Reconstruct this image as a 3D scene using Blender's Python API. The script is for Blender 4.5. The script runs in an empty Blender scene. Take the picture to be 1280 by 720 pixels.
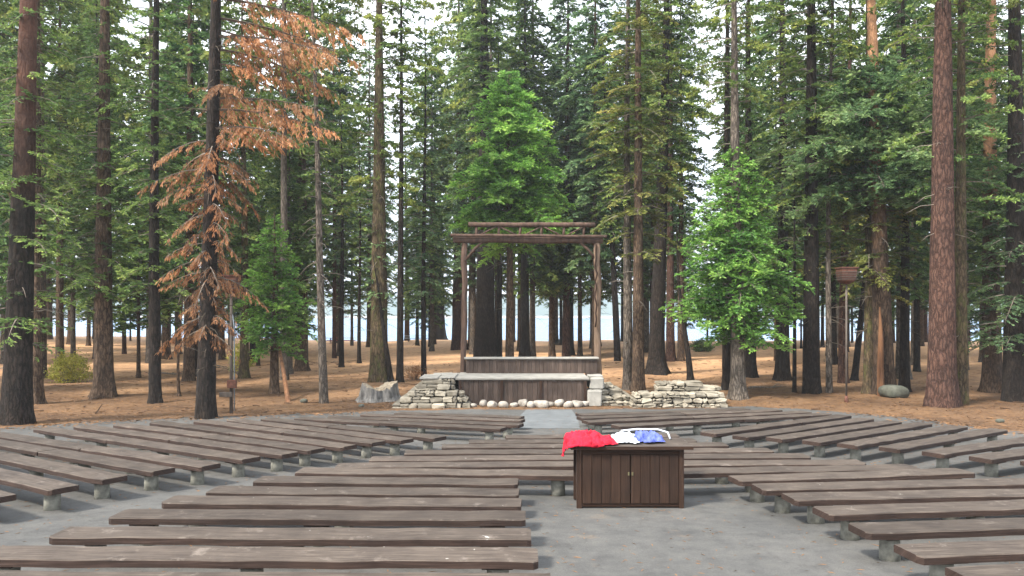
import bpy, math, random
import numpy as np
from mathutils import Vector
R = math.radians
random.seed(7)
C = bpy.context.scene.collection
scene = bpy.context.scene

# ------------------------------------------------------------------ camera
F, HC, YH = 950.0, 2.6, 392.0          # focal length in photo pixels, eye height, row of the true horizon
cam_d = bpy.data.cameras.new('camera'); cam = bpy.data.objects.new('camera', cam_d); C.objects.link(cam)
cam.location = (0, 0, HC); cam.rotation_euler = (R(90), 0, 0)
cam_d.sensor_width = 36; cam_d.lens = 36 * F / 1280; cam_d.shift_y = (YH - 360) / 1280
cam_d.clip_end = 6000; cam_d.clip_start = 0.1
scene.camera = cam

# ------------------------------------------------------------------ light
SUN_EL, SUN_AZ = 48, -130               # veiled sun, behind the camera to the left
world = bpy.data.worlds.new('World'); scene.world = world; world.use_nodes = True
wn, wl = world.node_tree.nodes, world.node_tree.links
wn.clear()
sky = wn.new('ShaderNodeTexSky'); sky.sky_type = 'NISHITA'; sky.sun_disc = False
sky.sun_elevation = R(SUN_EL); sky.sun_rotation = R(SUN_AZ)
sky.air_density = 1.0; sky.dust_density = 5.0; sky.ozone_density = 1.0
# thin high cloud: pales the blue in soft patches
tc = wn.new('ShaderNodeTexCoord'); cn = wn.new('ShaderNodeTexNoise'); cn.inputs['Scale'].default_value = 2.2; cn.inputs['Detail'].default_value = 6
cr = wn.new('ShaderNodeValToRGB'); cr.color_ramp.elements[0].position = .25; cr.color_ramp.elements[1].position = .6
mx = wn.new('ShaderNodeMix'); mx.data_type = 'RGBA'; mx.inputs[7].default_value = (7.6, 7.9, 8.3, 1)
bg = wn.new('ShaderNodeBackground'); bg.inputs[1].default_value = 0.15
ow = wn.new('ShaderNodeOutputWorld')
wl.new(tc.outputs['Generated'], cn.inputs['Vector']); wl.new(cn.outputs['Fac'], cr.inputs[0]); wl.new(cr.outputs[0], mx.inputs[0])
wl.new(sky.outputs[0], mx.inputs[6]); wl.new(mx.outputs[2], bg.inputs[0]); wl.new(bg.outputs[0], ow.inputs[0])
sd = bpy.data.lights.new('sun', 'SUN'); sd.energy = 3.4; sd.angle = R(8); sd.color = (1, .93, .82)
sun = bpy.data.objects.new('sun', sd); C.objects.link(sun)
a, e = R(SUN_AZ), R(SUN_EL)
sdir = Vector((math.sin(a) * math.cos(e), math.cos(a) * math.cos(e), math.sin(e)))
sun.rotation_euler = sdir.to_track_quat('Z', 'Y').to_euler()
scene.view_settings.view_transform = 'Standard'; scene.view_settings.look = 'None'
scene.view_settings.gamma = 1; scene.view_settings.exposure = 1.32
scene.render.engine = 'CYCLES'
scene.cycles.max_bounces = 5; scene.cycles.diffuse_bounces = 4; scene.cycles.volume_bounces = 1
scene.cycles.transmission_bounces = 2; scene.cycles.glossy_bounces = 2; scene.cycles.caustics_reflective = False
scene.cycles.use_denoising = True

# ------------------------------------------------------------------ ground heights and picture -> place
def sm(t): t = np.clip(t, 0, 1); return t * t * (3 - 2 * t)
def gz0(y):                              # slopes to the stage, then level
    return -0.04 * y if y < 25 else (-1.0 - 0.15 * float(sm((y - 25) / 7.)))
def W(px, py, dz=0.0):
    """the place on the ground (or dz above it) seen at a photo pixel"""
    lo, hi = 3.0, 400.0
    t = (py - YH) / F
    for _ in range(60):
        m = (lo + hi) / 2
        if (HC - gz0(m) - dz) / m > t: lo = m
        else: hi = m
    return ((px - 640) / F * lo, lo)

# ------------------------------------------------------------------ materials
def mat(name, rough=.9):
    m = bpy.data.materials.new(name); m.use_nodes = True
    n = m.node_tree.nodes; b = n['Principled BSDF']; b.inputs['Roughness'].default_value = rough
    b.inputs['Specular IOR Level'].default_value = .25
    return m, n, m.node_tree.links, b
def ramp(n, stops):
    r = n.new('ShaderNodeValToRGB'); el = r.color_ramp.elements
    while len(el) < len(stops): el.new(.5)
    for q, (p, c) in zip(el, stops): q.position = p; q.color = (*c, 1)
    return r
def noise(n, l, vec, scale, detail=4, rough=.55, stretch=None):
    t = n.new('ShaderNodeTexNoise'); t.inputs['Scale'].default_value = scale; t.inputs['Detail'].default_value = detail
    t.inputs['Roughness'].default_value = rough
    if stretch:
        mp = n.new('ShaderNodeMapping'); mp.inputs['Scale'].default_value = stretch
        l.new(vec, mp.inputs['Vector']); l.new(mp.outputs[0], t.inputs['Vector'])
    else: l.new(vec, t.inputs['Vector'])
    return t
def mixc(n, l, fac, a, b, mode='MIX'):
    m = n.new('ShaderNodeMix'); m.data_type = 'RGBA'; m.blend_type = mode
    for s, v in ((0, fac), (6, a), (7, b)):
        if isinstance(v, (int, float)): m.inputs[s].default_value = v
        elif isinstance(v, tuple): m.inputs[s].default_value = (*v, 1)
        else: l.new(v, m.inputs[s])
    return m.outputs[2]
def bump(n, l, b, h, strength, dist):
    k = n.new('ShaderNodeBump'); k.inputs['Strength'].default_value = strength; k.inputs['Distance'].default_value = dist
    l.new(h, k.inputs['Height']); l.new(k.outputs[0], b.inputs['Normal'])
def coord(n, kind='Object'): return n.new('ShaderNodeTexCoord').outputs[kind]
def wpos(n): return n.new('ShaderNodeNewGeometry').outputs['Position']
def orand(n): return n.new('ShaderNodeObjectInfo').outputs['Random']

def simple(name, c1, c2, scale=6, rough=.9, bs=.3, bd=.01, stretch=None, world_co=False, vary=.0, detail=5):
    m, n, l, b = mat(name, rough)
    v = wpos(n) if world_co else coord(n)
    t = noise(n, l, v, scale, detail, .6, stretch)
    r = ramp(n, [(.3, c1), (.7, c2)]); l.new(t.outputs['Fac'], r.inputs[0])
    col = r.outputs[0]
    if vary:
        hs = n.new('ShaderNodeHueSaturation'); mr = n.new('ShaderNodeMapRange')
        mr.inputs['To Min'].default_value = 1 - vary; mr.inputs['To Max'].default_value = 1 + vary
        l.new(orand(n), mr.inputs['Value']); l.new(mr.outputs[0], hs.inputs['Value']); l.new(col, hs.inputs['Color']); col = hs.outputs[0]
    l.new(col, b.inputs['Base Color'])
    if bs: bump(n, l, b, t.outputs['Fac'], bs, bd)
    return m

def island(m_, lo, hi):
    n, l = m_.node_tree.nodes, m_.node_tree.links; b = n['Principled BSDF']; src = b.inputs['Base Color'].links[0].from_socket
    g = n.new('ShaderNodeNewGeometry'); mr = n.new('ShaderNodeMapRange'); mr.inputs['To Min'].default_value = lo; mr.inputs['To Max'].default_value = hi
    l.new(g.outputs['Random Per Island'], mr.inputs['Value']); hs = n.new('ShaderNodeHueSaturation'); l.new(mr.outputs[0], hs.inputs['Value']); l.new(src, hs.inputs['Color']); l.new(hs.outputs[0], b.inputs['Base Color'])

def bark(name, dark, light, tint=None, top=None):
    m, n, l, b = mat(name, .95)
    v = coord(n)
    vo = n.new('ShaderNodeTexVoronoi'); vo.feature = 'DISTANCE_TO_EDGE'; vo.inputs['Scale'].default_value = 9
    mp = n.new('ShaderNodeMapping'); mp.inputs['Scale'].default_value = (1, 1, .22)
    nz = noise(n, l, v, 5, 4)
    ad = n.new('ShaderNodeVectorMath'); ad.operation = 'MULTIPLY_ADD'; ad.inputs[1].default_value = (.18, .18, .18)
    l.new(nz.outputs['Color'], ad.inputs[0]); l.new(v, ad.inputs[2]); l.new(ad.outputs[0], mp.inputs['Vector']); l.new(mp.outputs[0], vo.inputs['Vector'])
    fz = noise(n, l, v, 22, 5, .7, (1, 1, .12))
    mu = n.new('ShaderNodeMath'); mu.operation = 'MULTIPLY_ADD'; mu.inputs[1].default_value = 1.6
    l.new(vo.outputs['Distance'], mu.inputs[0]); l.new(fz.outputs['Fac'], mu.inputs[2])
    r = ramp(n, [(.36, tuple(x * .45 for x in dark)), (.52, dark), (.95, light)]); l.new(mu.outputs[0], r.inputs[0])
    big = noise(n, l, v, 1.1, 3)
    r2 = ramp(n, [(.35, (.75, .75, .75)), (.65, (1.25, 1.2, 1.15))]); l.new(big.outputs['Fac'], r2.inputs[0])
    col = mixc(n, l, 1.0, r.outputs[0], r2.outputs[0], 'MULTIPLY')
    if tint:                             # lichen in patches
        lz = noise(n, l, v, 3.2, 5, .7, (1, 1, .5)); r3 = ramp(n, [(.5, (0, 0, 0)), (.68, (.8, .8, .8))]); l.new(lz.outputs['Fac'], r3.inputs[0])
        col = mixc(n, l, r3.outputs[0], col, tint)
    if top:                              # old pines: redder plates high up; the orange variant paints in sunlight
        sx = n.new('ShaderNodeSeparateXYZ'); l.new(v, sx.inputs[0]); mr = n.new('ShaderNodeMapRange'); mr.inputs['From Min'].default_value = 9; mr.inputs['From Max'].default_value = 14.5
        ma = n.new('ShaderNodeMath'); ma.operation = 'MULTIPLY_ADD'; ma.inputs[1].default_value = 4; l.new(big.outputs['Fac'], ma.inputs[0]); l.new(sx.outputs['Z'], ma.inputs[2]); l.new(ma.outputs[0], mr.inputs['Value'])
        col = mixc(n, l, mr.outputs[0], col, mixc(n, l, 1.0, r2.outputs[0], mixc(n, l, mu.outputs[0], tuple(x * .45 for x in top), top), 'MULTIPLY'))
    l.new(col, b.inputs['Base Color']); bump(n, l, b, mu.outputs[0], .9, .05)
    return m

def leafmat(name, deep, mid, tip, trans=.42):
    """foliage: one colour per needle spray, from deep green to fresh tips"""
    m, n, l, b = mat(name, .6)
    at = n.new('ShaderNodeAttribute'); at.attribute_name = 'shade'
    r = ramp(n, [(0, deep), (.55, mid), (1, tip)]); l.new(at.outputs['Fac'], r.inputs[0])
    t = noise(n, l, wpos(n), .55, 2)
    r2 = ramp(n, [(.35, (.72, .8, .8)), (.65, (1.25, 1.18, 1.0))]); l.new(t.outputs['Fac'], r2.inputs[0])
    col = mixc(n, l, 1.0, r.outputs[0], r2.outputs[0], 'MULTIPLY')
    hs = n.new('ShaderNodeHueSaturation'); mr = n.new('ShaderNodeMapRange'); mr.inputs['To Min'].default_value = .85; mr.inputs['To Max'].default_value = 1.22
    l.new(orand(n), mr.inputs['Value']); l.new(mr.outputs[0], hs.inputs['Value']); l.new(col, hs.inputs['Color'])
    l.new(hs.outputs[0], b.inputs['Base Color'])
    tr = n.new('ShaderNodeBsdfTranslucent'); l.new(hs.outputs[0], tr.inputs['Color'])
    ms = n.new('ShaderNodeMixShader'); ms.inputs[0].default_value = trans
    l.new(b.outputs[0], ms.inputs[1]); l.new(tr.outputs[0], ms.inputs[2]); l.new(ms.outputs[0], n['Material Output'].inputs['Surface'])
    return m

M = {}
M['bark_dark'] = bark('bark_dark', (.009, .007, .006), (.030, .023, .019))
M['bark_brown'] = bark('bark_brown', (.038, .025, .017), (.115, .080, .055))
M['bark_red'] = bark('bark_red', (.034, .018, .014), (.10, .056, .043))
M['bark_sunlit_orange_top'] = bark('bark_sunlit_orange_top', (.03, .02, .014), (.09, .062, .044), None, (.46, .26, .15))  # sunlit upper trunk painted into the orange bark colour
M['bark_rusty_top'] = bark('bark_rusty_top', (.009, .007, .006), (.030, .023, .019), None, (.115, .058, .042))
M['bark_grey'] = bark('bark_grey', (.05, .042, .035), (.15, .13, .11))
M['bark_moss'] = bark('bark_moss', (.04, .03, .018), (.12, .09, .055), (.085, .10, .025))
M['twig'] = simple('twig', (.09, .075, .06), (.22, .19, .16), 8, .95, 0)
M['twig_dark'] = simple('twig_dark', (.04, .032, .025), (.09, .075, .055), 8, .95, 0)
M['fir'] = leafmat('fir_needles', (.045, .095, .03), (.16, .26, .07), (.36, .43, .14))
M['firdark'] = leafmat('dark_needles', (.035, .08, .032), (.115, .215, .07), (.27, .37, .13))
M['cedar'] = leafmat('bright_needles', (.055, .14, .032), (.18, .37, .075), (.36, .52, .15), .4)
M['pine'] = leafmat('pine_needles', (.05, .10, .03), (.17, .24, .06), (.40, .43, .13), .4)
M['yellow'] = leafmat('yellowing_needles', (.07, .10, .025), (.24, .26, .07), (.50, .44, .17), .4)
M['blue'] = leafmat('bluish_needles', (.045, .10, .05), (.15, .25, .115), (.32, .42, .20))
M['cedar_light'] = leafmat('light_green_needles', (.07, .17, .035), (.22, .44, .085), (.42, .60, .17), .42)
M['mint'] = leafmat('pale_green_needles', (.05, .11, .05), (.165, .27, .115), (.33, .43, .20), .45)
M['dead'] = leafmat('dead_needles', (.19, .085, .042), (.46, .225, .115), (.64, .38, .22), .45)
M['bush'] = leafmat('bush_leaves', (.2, .22, .03), (.42, .42, .08), (.62, .58, .16), .4)

# forest floor
m, n, l, b = mat('forest_floor', .98); M['floor'] = m
p = wpos(n)
t1 = noise(n, l, p, .22, 5, .6); t2 = noise(n, l, p, 2.4, 6, .7); t3 = noise(n, l, p, 38, 4, .75)
r1 = ramp(n, [(.32, (.088, .051, .028)), (.5, (.145, .085, .046)), (.68, (.21, .128, .07))]); l.new(t1.outputs['Fac'], r1.inputs[0])
r2 = ramp(n, [(.3, (.55, .5, .48)), (.5, (1, 1, 1)), (.75, (1.35, 1.28, 1.15))]); l.new(t2.outputs['Fac'], r2.inputs[0])
r3 = ramp(n, [(.3, (.5, .48, .45)), (.55, (1.05, 1.05, 1.05)), (.8, (1.5, 1.4, 1.2))]); l.new(t3.outputs['Fac'], r3.inputs[0])
c = mixc(n, l, 1.0, r1.outputs[0], r2.outputs[0], 'MULTIPLY'); c = mixc(n, l, 1.0, c, r3.outputs[0], 'MULTIPLY')
# bare dusty ground and shore track, paled further to paint in light under trees
sx = n.new('ShaderNodeSeparateXYZ'); l.new(p, sx.inputs[0]); ma = n.new('ShaderNodeMath'); ma.operation = 'MULTIPLY_ADD'; ma.inputs[1].default_value = 22
l.new(t1.outputs['Fac'], ma.inputs[0]); l.new(sx.outputs['Y'], ma.inputs[2]); mr = n.new('ShaderNodeMapRange'); mr.inputs['From Min'].default_value = 46; mr.inputs['From Max'].default_value = 74
l.new(ma.outputs[0], mr.inputs['Value'])
c2 = mixc(n, l, 1.0, (.56, .34, .19), r2.outputs[0], 'MULTIPLY'); c = mixc(n, l, mr.outputs[0], c, c2)
l.new(c, b.inputs['Base Color']); bump(n, l, b, t3.outputs['Fac'], .8, .03)
# worn asphalt of the seating terrace
m, n, l, b = mat('worn_asphalt', .9); M['asphalt'] = m
p = wpos(n)
t1 = noise(n, l, p, .45, 6, .65); t2 = noise(n, l, p, 3.1, 5, .7); t3 = noise(n, l, p, 60, 3, .7)
r1 = ramp(n, [(.3, (.068, .069, .068)), (.5, (.089, .089, .086)), (.7, (.112, .110, .105))]); l.new(t1.outputs['Fac'], r1.inputs[0])
r2 = ramp(n, [(.3, (.72, .72, .74)), (.55, (1, 1, 1)), (.8, (1.22, 1.2, 1.15))]); l.new(t2.outputs['Fac'], r2.inputs[0])
r3 = ramp(n, [(.3, (.75, .75, .75)), (.7, (1.2, 1.2, 1.2))]); l.new(t3.outputs['Fac'], r3.inputs[0])
c = mixc(n, l, 1.0, r1.outputs[0], r2.outputs[0], 'MULTIPLY'); c = mixc(n, l, 1.0, c, r3.outputs[0], 'MULTIPLY')
vo = n.new('ShaderNodeTexVoronoi'); vo.feature = 'DISTANCE_TO_EDGE'; vo.inputs['Scale'].default_value = .33
wz = noise(n, l, p, 1.3, 5, .7); ad = n.new('ShaderNodeVectorMath'); ad.operation = 'MULTIPLY_ADD'; ad.inputs[1].default_value = (.9, .9, .9)
l.new(wz.outputs['Color'], ad.inputs[0]); l.new(p, ad.inputs[2]); l.new(ad.outputs[0], vo.inputs['Vector'])
rc = ramp(n, [(0, (.80, .79, .78)), (.006, (1, 1, 1))]); l.new(vo.outputs['Distance'], rc.inputs[0])
c = mixc(n, l, 1.0, c, rc.outputs[0], 'MULTIPLY')
lz = noise(n, l, p, 1.0, 8, .78); rl = ramp(n, [(.6, (0, 0, 0)), (.72, (.55, .55, .55))]); l.new(lz.outputs['Fac'], rl.inputs[0])
c = mixc(n, l, rl.outputs[0], c, (.17, .125, .09))
l.new(c, b.inputs['Base Color']); bump(n, l, b, t3.outputs['Fac'], .5, .008)
M['concrete_path'] = simple('pale_path', (.095, .105, .112), (.14, .152, .16), 2.0, .9, .2, .01, None, True)
# bench wood: worn grey tops, dark stained edges
def wood(name, c1, c2, c3, vary=.18, wear=None):
    m, n, l, b = mat(name, .8)
    v = n.new('ShaderNodeUVMap').outputs[0]
    g = noise(n, l, v, 1, 6, .65, (1.6, 42, 1)); r = ramp(n, [(.3, c1), (.5, c2), (.72, c3)]); l.new(g.outputs['Fac'], r.inputs[0])
    s = noise(n, l, wpos(n), 1.7, 5, .7); r2 = ramp(n, [(.32, (.68, .66, .66)), (.62, (1.15, 1.13, 1.1))]); l.new(s.outputs['Fac'], r2.inputs[0])
    c = mixc(n, l, 1.0, r.outputs[0], r2.outputs[0], 'MULTIPLY')
    if wear:
        z = noise(n, l, wpos(n), 2.6, 6, .75); r4 = ramp(n, [(.58, (0, 0, 0)), (.7, (.7, .7, .7))]); l.new(z.outputs['Fac'], r4.inputs[0])
        c = mixc(n, l, r4.outputs[0], c, wear)
    if wear:
        z2 = noise(n, l, wpos(n), 9, 3, .5); r5 = ramp(n, [(.74, (0, 0, 0)), (.77, (.8, .8, .8))]); l.new(z2.outputs['Fac'], r5.inputs[0]); c = mixc(n, l, r5.outputs[0], c, (.42, .41, .38))
        z3 = noise(n, l, v, 1, 3, .5, (1.1, 70, 1)); r6 = ramp(n, [(.28, (.35, .33, .32)), (.36, (1, 1, 1))]); l.new(z3.outputs['Fac'], r6.inputs[0]); c = mixc(n, l, 1.0, c, r6.outputs[0], 'MULTIPLY')
    hs = n.new('ShaderNodeHueSaturation'); mr = n.new('ShaderNodeMapRange'); mr.inputs['To Min'].default_value = 1 - vary; mr.inputs['To Max'].default_value = 1 + vary
    l.new(orand(n), mr.inputs['Value']); l.new(mr.outputs[0], hs.inputs['Value']); l.new(c, hs.inputs['Color'])
    l.new(hs.outputs[0], b.inputs['Base Color']); bump(n, l, b, g.outputs['Fac'], .5, .006)
    return m
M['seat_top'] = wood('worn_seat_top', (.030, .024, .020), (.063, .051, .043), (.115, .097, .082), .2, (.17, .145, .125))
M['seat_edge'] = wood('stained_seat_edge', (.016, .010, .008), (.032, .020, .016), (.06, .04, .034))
M['cabinet_wood'] = wood('cabinet_boards', (.013, .0065, .0042), (.026, .0135, .0085), (.046, .025, .016), .0)
M['stage_wood'] = wood('stage_boards', (.036, .026, .021), (.062, .045, .037), (.10, .076, .064), .1)
M['old_log'] = simple('old_log', (.038, .024, .018), (.115, .074, .057), 7, .9, .5, .02, (1, 1, .2))
M['tan_log'] = simple('tan_log', (.075, .05, .034), (.20, .14, .10), 7, .9, .5, .02, (1, 1, .2))
M['split_wood'] = simple('split_wood', (.06, .028, .015), (.20, .10, .05), 6, .85, .4, .02, (1, 1, .15))
M['leg_concrete'] = simple('mossy_concrete', (.13, .13, .112), (.31, .31, .27), 9, .95, .4, .01, None, True)
M['stone'] = simple('pale_granite', (.16, .142, .11), (.34, .31, .25), 3.4, .9, .6, .03, None, True, 0, 8)
M['stone_cap'] = simple('granite_slab', (.19, .185, .168), (.34, .33, .30), 2.2, .9, .4, .02, None, True, 0, 8)
M['rock'] = simple('white_rock', (.16, .145, .125), (.40, .37, .325), 4, .9, .4, .02, None, True, .12)
M['boulder'] = simple('grey_green_boulder', (.04, .045, .036), (.115, .12, .10), 3, .9, .5, .03, None, True)
M['stump'] = simple('silvery_stump', (.05, .048, .045), (.23, .225, .215), 7, .95, .8, .03, (1, 1, .25))
M['stump_top'] = simple('stump_top', (.14, .115, .085), (.30, .26, .20), 8, .95, .4, .01)
M['rust'] = simple('rusty_metal', (.05, .021, .015), (.15, .065, .045), 9, .75, .2, .004)
M['pole'] = simple('weathered_pole', (.05, .042, .036), (.12, .10, .085), 9, .8, .2, .004, (1, 1, .2))
M['pipe'] = simple('grey_conduit', (.16, .20, .24), (.26, .30, .34), 9, .5, 0)
M['brass'] = simple('tarnished_latch', (.08, .075, .04), (.16, .145, .085), 9, .5, 0)
M['red_cloth'] = simple('red_cloth', (.30, .006, .018), (.50, .014, .04), 11, .85, .3, .01)
M['white_cloth'] = simple('white_cloth', (.42, .45, .50), (.62, .65, .68), 9, .85, .3, .01)
M['blue_cloth'] = simple('blue_cloth', (.03, .05, .25), (.14, .18, .48), 11, .8, .3, .01)
M['table_red'] = simple('red_table', (.20, .02, .015), (.34, .05, .04), 5, .8, .1)
M['table_dark'] = simple('dark_table', (.04, .045, .05), (.09, .09, .09), 5, .8, .1)
M['litter'] = simple('litter', (.10, .055, .028), (.28, .155, .075), .9, .95, 0, .01, None, True)
M['cone'] = simple('cone_and_twig', (.06, .035, .022), (.16, .10, .065), 4, .95, 0, .01, None, True)
island(M['stone'], .6, 1.35); island(M['stage_wood'], .75, 1.25); island(M['cabinet_wood'], .8, 1.25)
m, n, l, b = mat('lake_water', .12); M['water'] = m
b.inputs['Base Color'].default_value = (.035, .17, .38, 1); b.inputs['Specular IOR Level'].default_value = .18
t = noise(n, l, wpos(n), .9, 4, .6, (.35, 1, 1)); bump(n, l, b, t.outputs['Fac'], .6, .12)
M['hill'] = simple('forested_hills', (.03, .055, .03), (.09, .11, .06), .02, .95, .6, 8, None, True)
M['sand'] = simple('shore_sand', (.24, .21, .17), (.38, .34, .28), 1.2, .95, .2, .02, None, True)

# ------------------------------------------------------------------ mesh helpers
class MB:
    def __init__(s): s.v = []; s.f = []; s.mi = []; s.uv = []
    def add(s, vs, fs, mi=0, uvs=None):
        o = len(s.v); s.v += [tuple(p) for p in vs]
        for k, q in enumerate(fs):
            s.f.append(tuple(i + o for i in q)); s.mi.append(mi[k] if isinstance(mi, (list, tuple)) else mi)
            s.uv += ([uvs[i] for i in q] if uvs else [(0, 0)] * len(q))
    def box(s, x0, x1, y0, y1, z0, z1, mi=0, j=0.0, bev=0.0):
        r = lambda: random.uniform(-j, j)
        if bev <= 0:
            vs = [(x + r(), y + r(), z + r()) for z in (z0, z1) for y in (y0, y1) for x in (x0, x1)]
            fs = [(0, 2, 3, 1), (4, 5, 7, 6), (0, 1, 5, 4), (1, 3, 7, 5), (3, 2, 6, 7), (2, 0, 4, 6)]
        else:
            vs = []
            for z, i in ((z0, bev), (z0 + bev, 0), (z1 - bev, 0), (z1, bev)):
                for x, y in ((x0 + i + bev, y0 + i), (x1 - i - bev, y0 + i), (x1 - i, y0 + i + bev), (x1 - i, y1 - i - bev), (x1 - i - bev, y1 - i), (x0 + i + bev, y1 - i), (x0 + i, y1 - i - bev), (x0 + i, y0 + i + bev)):
                    vs.append((x + r(), y + r(), z + r()))
            fs = [tuple(range(7, -1, -1)), tuple(range(24, 32))]
            for k in range(3):
                for q in range(8): fs.append((k * 8 + q, k * 8 + (q + 1) % 8, k * 8 + 8 + (q + 1) % 8, k * 8 + 8 + q))
        L = max(x1 - x0, y1 - y0, z1 - z0)
        if L == x1 - x0: uv = [(v[0], v[1] + v[2]) for v in vs]
        elif L == z1 - z0: uv = [(v[2], v[0] + v[1]) for v in vs]
        else: uv = [(v[1], v[0] + v[2]) for v in vs]
        s.add(vs, fs, mi, uv)
    def tube(s, pts, rad, n=8, mi=0, cap=True):
        pts = [Vector(p) for p in pts]; rings = []
        if not isinstance(rad, (list, tuple)): rad = [rad] * len(pts)
        for i, p in enumerate(pts):
            d = (pts[min(i + 1, len(pts) - 1)] - pts[max(i - 1, 0)]).normalized()
            u = d.cross(Vector((0, 0, 1)));
            if u.length < .15: u = d.cross(Vector((0, 1, 0)))
            u.normalize(); w = d.cross(u)
            rings.append([p + (u * math.cos(2 * math.pi * k / n) + w * math.sin(2 * math.pi * k / n)) * rad[i] for k in range(n)])
        vs = [q for r_ in rings for q in r_]
        fs = [(i * n + k, i * n + (k + 1) % n, (i + 1) * n + (k + 1) % n, (i + 1) * n + k) for i in range(len(pts) - 1) for k in range(n)]
        if cap: fs += [tuple(range(n - 1, -1, -1)), tuple(range((len(pts) - 1) * n, len(pts) * n))]
        s.add(vs, fs, mi)
    def build(s, name, mats, parent=None, smooth=False):
        me = bpy.data.meshes.new(name); me.from_pydata(s.v, [], s.f)
        for m_ in (mats if isinstance(mats, (list, tuple)) else [mats]): me.materials.append(m_)
        me.polygons.foreach_set('material_index', s.mi)
        uvl = me.uv_layers.new(name='UVMap'); uvl.data.foreach_set('uv', [c for q in s.uv for c in q])
        if smooth: me.polygons.foreach_set('use_smooth', [True] * len(s.f))
        me.validate(); me.update()
        # consistent outward normals
        import bmesh
        bm = bmesh.new(); bm.from_mesh(me); bmesh.ops.recalc_face_normals(bm, faces=bm.faces); bm.to_mesh(me); bm.free()
        o = bpy.data.objects.new(name, me); C.objects.link(o); o.parent = parent
        return o
def tag(o, label=None, cat=None, group=None, kind=None):
    if label: o['label'] = label
    if cat: o['category'] = cat
    if group: o['group'] = group
    if kind: o['kind'] = kind
    return o
def empty(name, loc, rz=0):
    o = bpy.data.objects.new(name, None); C.objects.link(o); o.location = loc; o.rotation_euler = (0, 0, rz); o.empty_display_size = .2
    return o

# ------------------------------------------------------------------ terrain
def vnoise(x, y, s=1.0, seed=0):
    """smooth value noise on arrays"""
    x = np.asarray(x) * s; y = np.asarray(y) * s
    xi = np.floor(x).astype(np.int64); yi = np.floor(y).astype(np.int64); fx = x - xi; fy = y - yi
    fx = fx * fx * (3 - 2 * fx); fy = fy * fy * (3 - 2 * fy)
    def h(i, j):
        k = (i * 374761393 + j * 668265263 + seed * 1442695041) & 0x7fffffff
        k = ((k ^ (k >> 13)) * 1274126177) & 0x7fffffff
        return ((k ^ (k >> 16)) & 0xffff) / 65535.
    return (h(xi, yi) * (1 - fx) + h(xi + 1, yi) * fx) * (1 - fy) + (h(xi, yi + 1) * (1 - fx) + h(xi + 1, yi + 1) * fx) * fy
PAVE = [W(*q) for q in ((-60, 541), (0, 535), (90, 529), (180, 524), (330, 519), (480, 514), (560, 512.5), (650, 512), (740, 512), (830, 512), (940, 508), (1060, 515), (1160, 525), (1280, 542), (1340, 552))]
PAVE = [(-19, 6)] + [(-18, 14)] + PAVE + [(17.5, 12), (19, 4), (18, -8), (-18, -8)]
def pave_sd(x, y):
    """signed distance to the terrace outline, negative inside"""
    x = np.asarray(x, float); y = np.asarray(y, float); d = np.full(x.shape, 1e9); ins = np.zeros(x.shape, bool)
    n_ = len(PAVE)
    for i in range(n_):
        ax, ay = PAVE[i]; bx, by = PAVE[(i + 1) % n_]; ex, ey = bx - ax, by - ay
        t = np.clip(((x - ax) * ex + (y - ay) * ey) / (ex * ex + ey * ey), 0, 1)
        d = np.minimum(d, np.hypot(x - ax - t * ex, y - ay - t * ey))
        c_ = ((ay > y) != (by > y)); xx = ax + (y - ay) / (by - ay if by != ay else 1e-9) * ex
        ins ^= c_ & (x < xx)
    return np.where(ins, -d, d)
STAGE_FLAT = (-6, 10, 28, 36)
def gz(x, y):
    x = np.asarray(x, float); y = np.asarray(y, float)
    z = np.where(y < 25, -.04 * y, -1.0 - .15 * sm((y - 25) / 7.))
    k = sm((pave_sd(x, y) - .1) / 3.0)
    st = (x > STAGE_FLAT[0]) & (x < STAGE_FLAT[1]) & (y > STAGE_FLAT[2]) & (y < STAGE_FLAT[3])
    k = np.where(st, 0, k)
    n_ = (vnoise(x, y, .16, 1) - .5) * .34 + (vnoise(x, y, .6, 2) - .5) * .10 + (vnoise(x, y, 2.2, 3) - .5) * .035
    z = z + n_ * k
    # the wood rises a little on the left
    z = z + .5 * sm((-x - 22) / 30.) * k
    # shore and lake bed
    z = np.where(y > 98, z - 4.5 * sm((y - 104) / 40.), z)
    return z
def g1(x, y): return float(gz(np.array([x]), np.array([y]))[0])

def grid(name, xs, ys, zf, material, kind='structure', parent=None):
    X, Y = np.meshgrid(xs, ys); Z = zf(X, Y)
    V = np.stack([X, Y, Z], -1).reshape(-1, 3); nx, ny = len(xs), len(ys)
    i = (np.arange(ny - 1)[:, None] * nx + np.arange(nx - 1)[None, :]).reshape(-1)
    Fq = np.stack([i, i + 1, i + nx + 1, i + nx], -1)
    o = raw_mesh(name, V, Fq, material, smooth=True); o.parent = parent
    if kind: o['kind'] = kind
    return o
def raw_mesh(name, V, Fq, material, smooth=False, attr=None, mi=None):
    me = bpy.data.meshes.new(name); nf, k = Fq.shape
    me.vertices.add(len(V)); me.vertices.foreach_set('co', V.astype(np.float32).ravel())
    me.loops.add(nf * k); me.loops.foreach_set('vertex_index', Fq.astype(np.int32).ravel())
    me.polygons.add(nf); me.polygons.foreach_set('loop_start', np.arange(0, nf * k, k, dtype=np.int32))
    me.polygons.foreach_set('use_smooth', np.full(nf, smooth))
    for m_ in (material if isinstance(material, (list, tuple)) else [material]): me.materials.append(m_)
    if mi is not None: me.polygons.foreach_set('material_index', mi.astype(np.int32))
    if attr is not None:
        a_ = me.attributes.new('shade', 'FLOAT', 'FACE'); a_.data.foreach_set('value', attr.astype(np.float32))
    me.update(calc_edges=True)
    o = bpy.data.objects.new(name, me); C.objects.link(o)
    return o
def geo(a, b, n_, p): t = np.linspace(0, 1, n_); return a + (b - a) * t ** p
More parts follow.
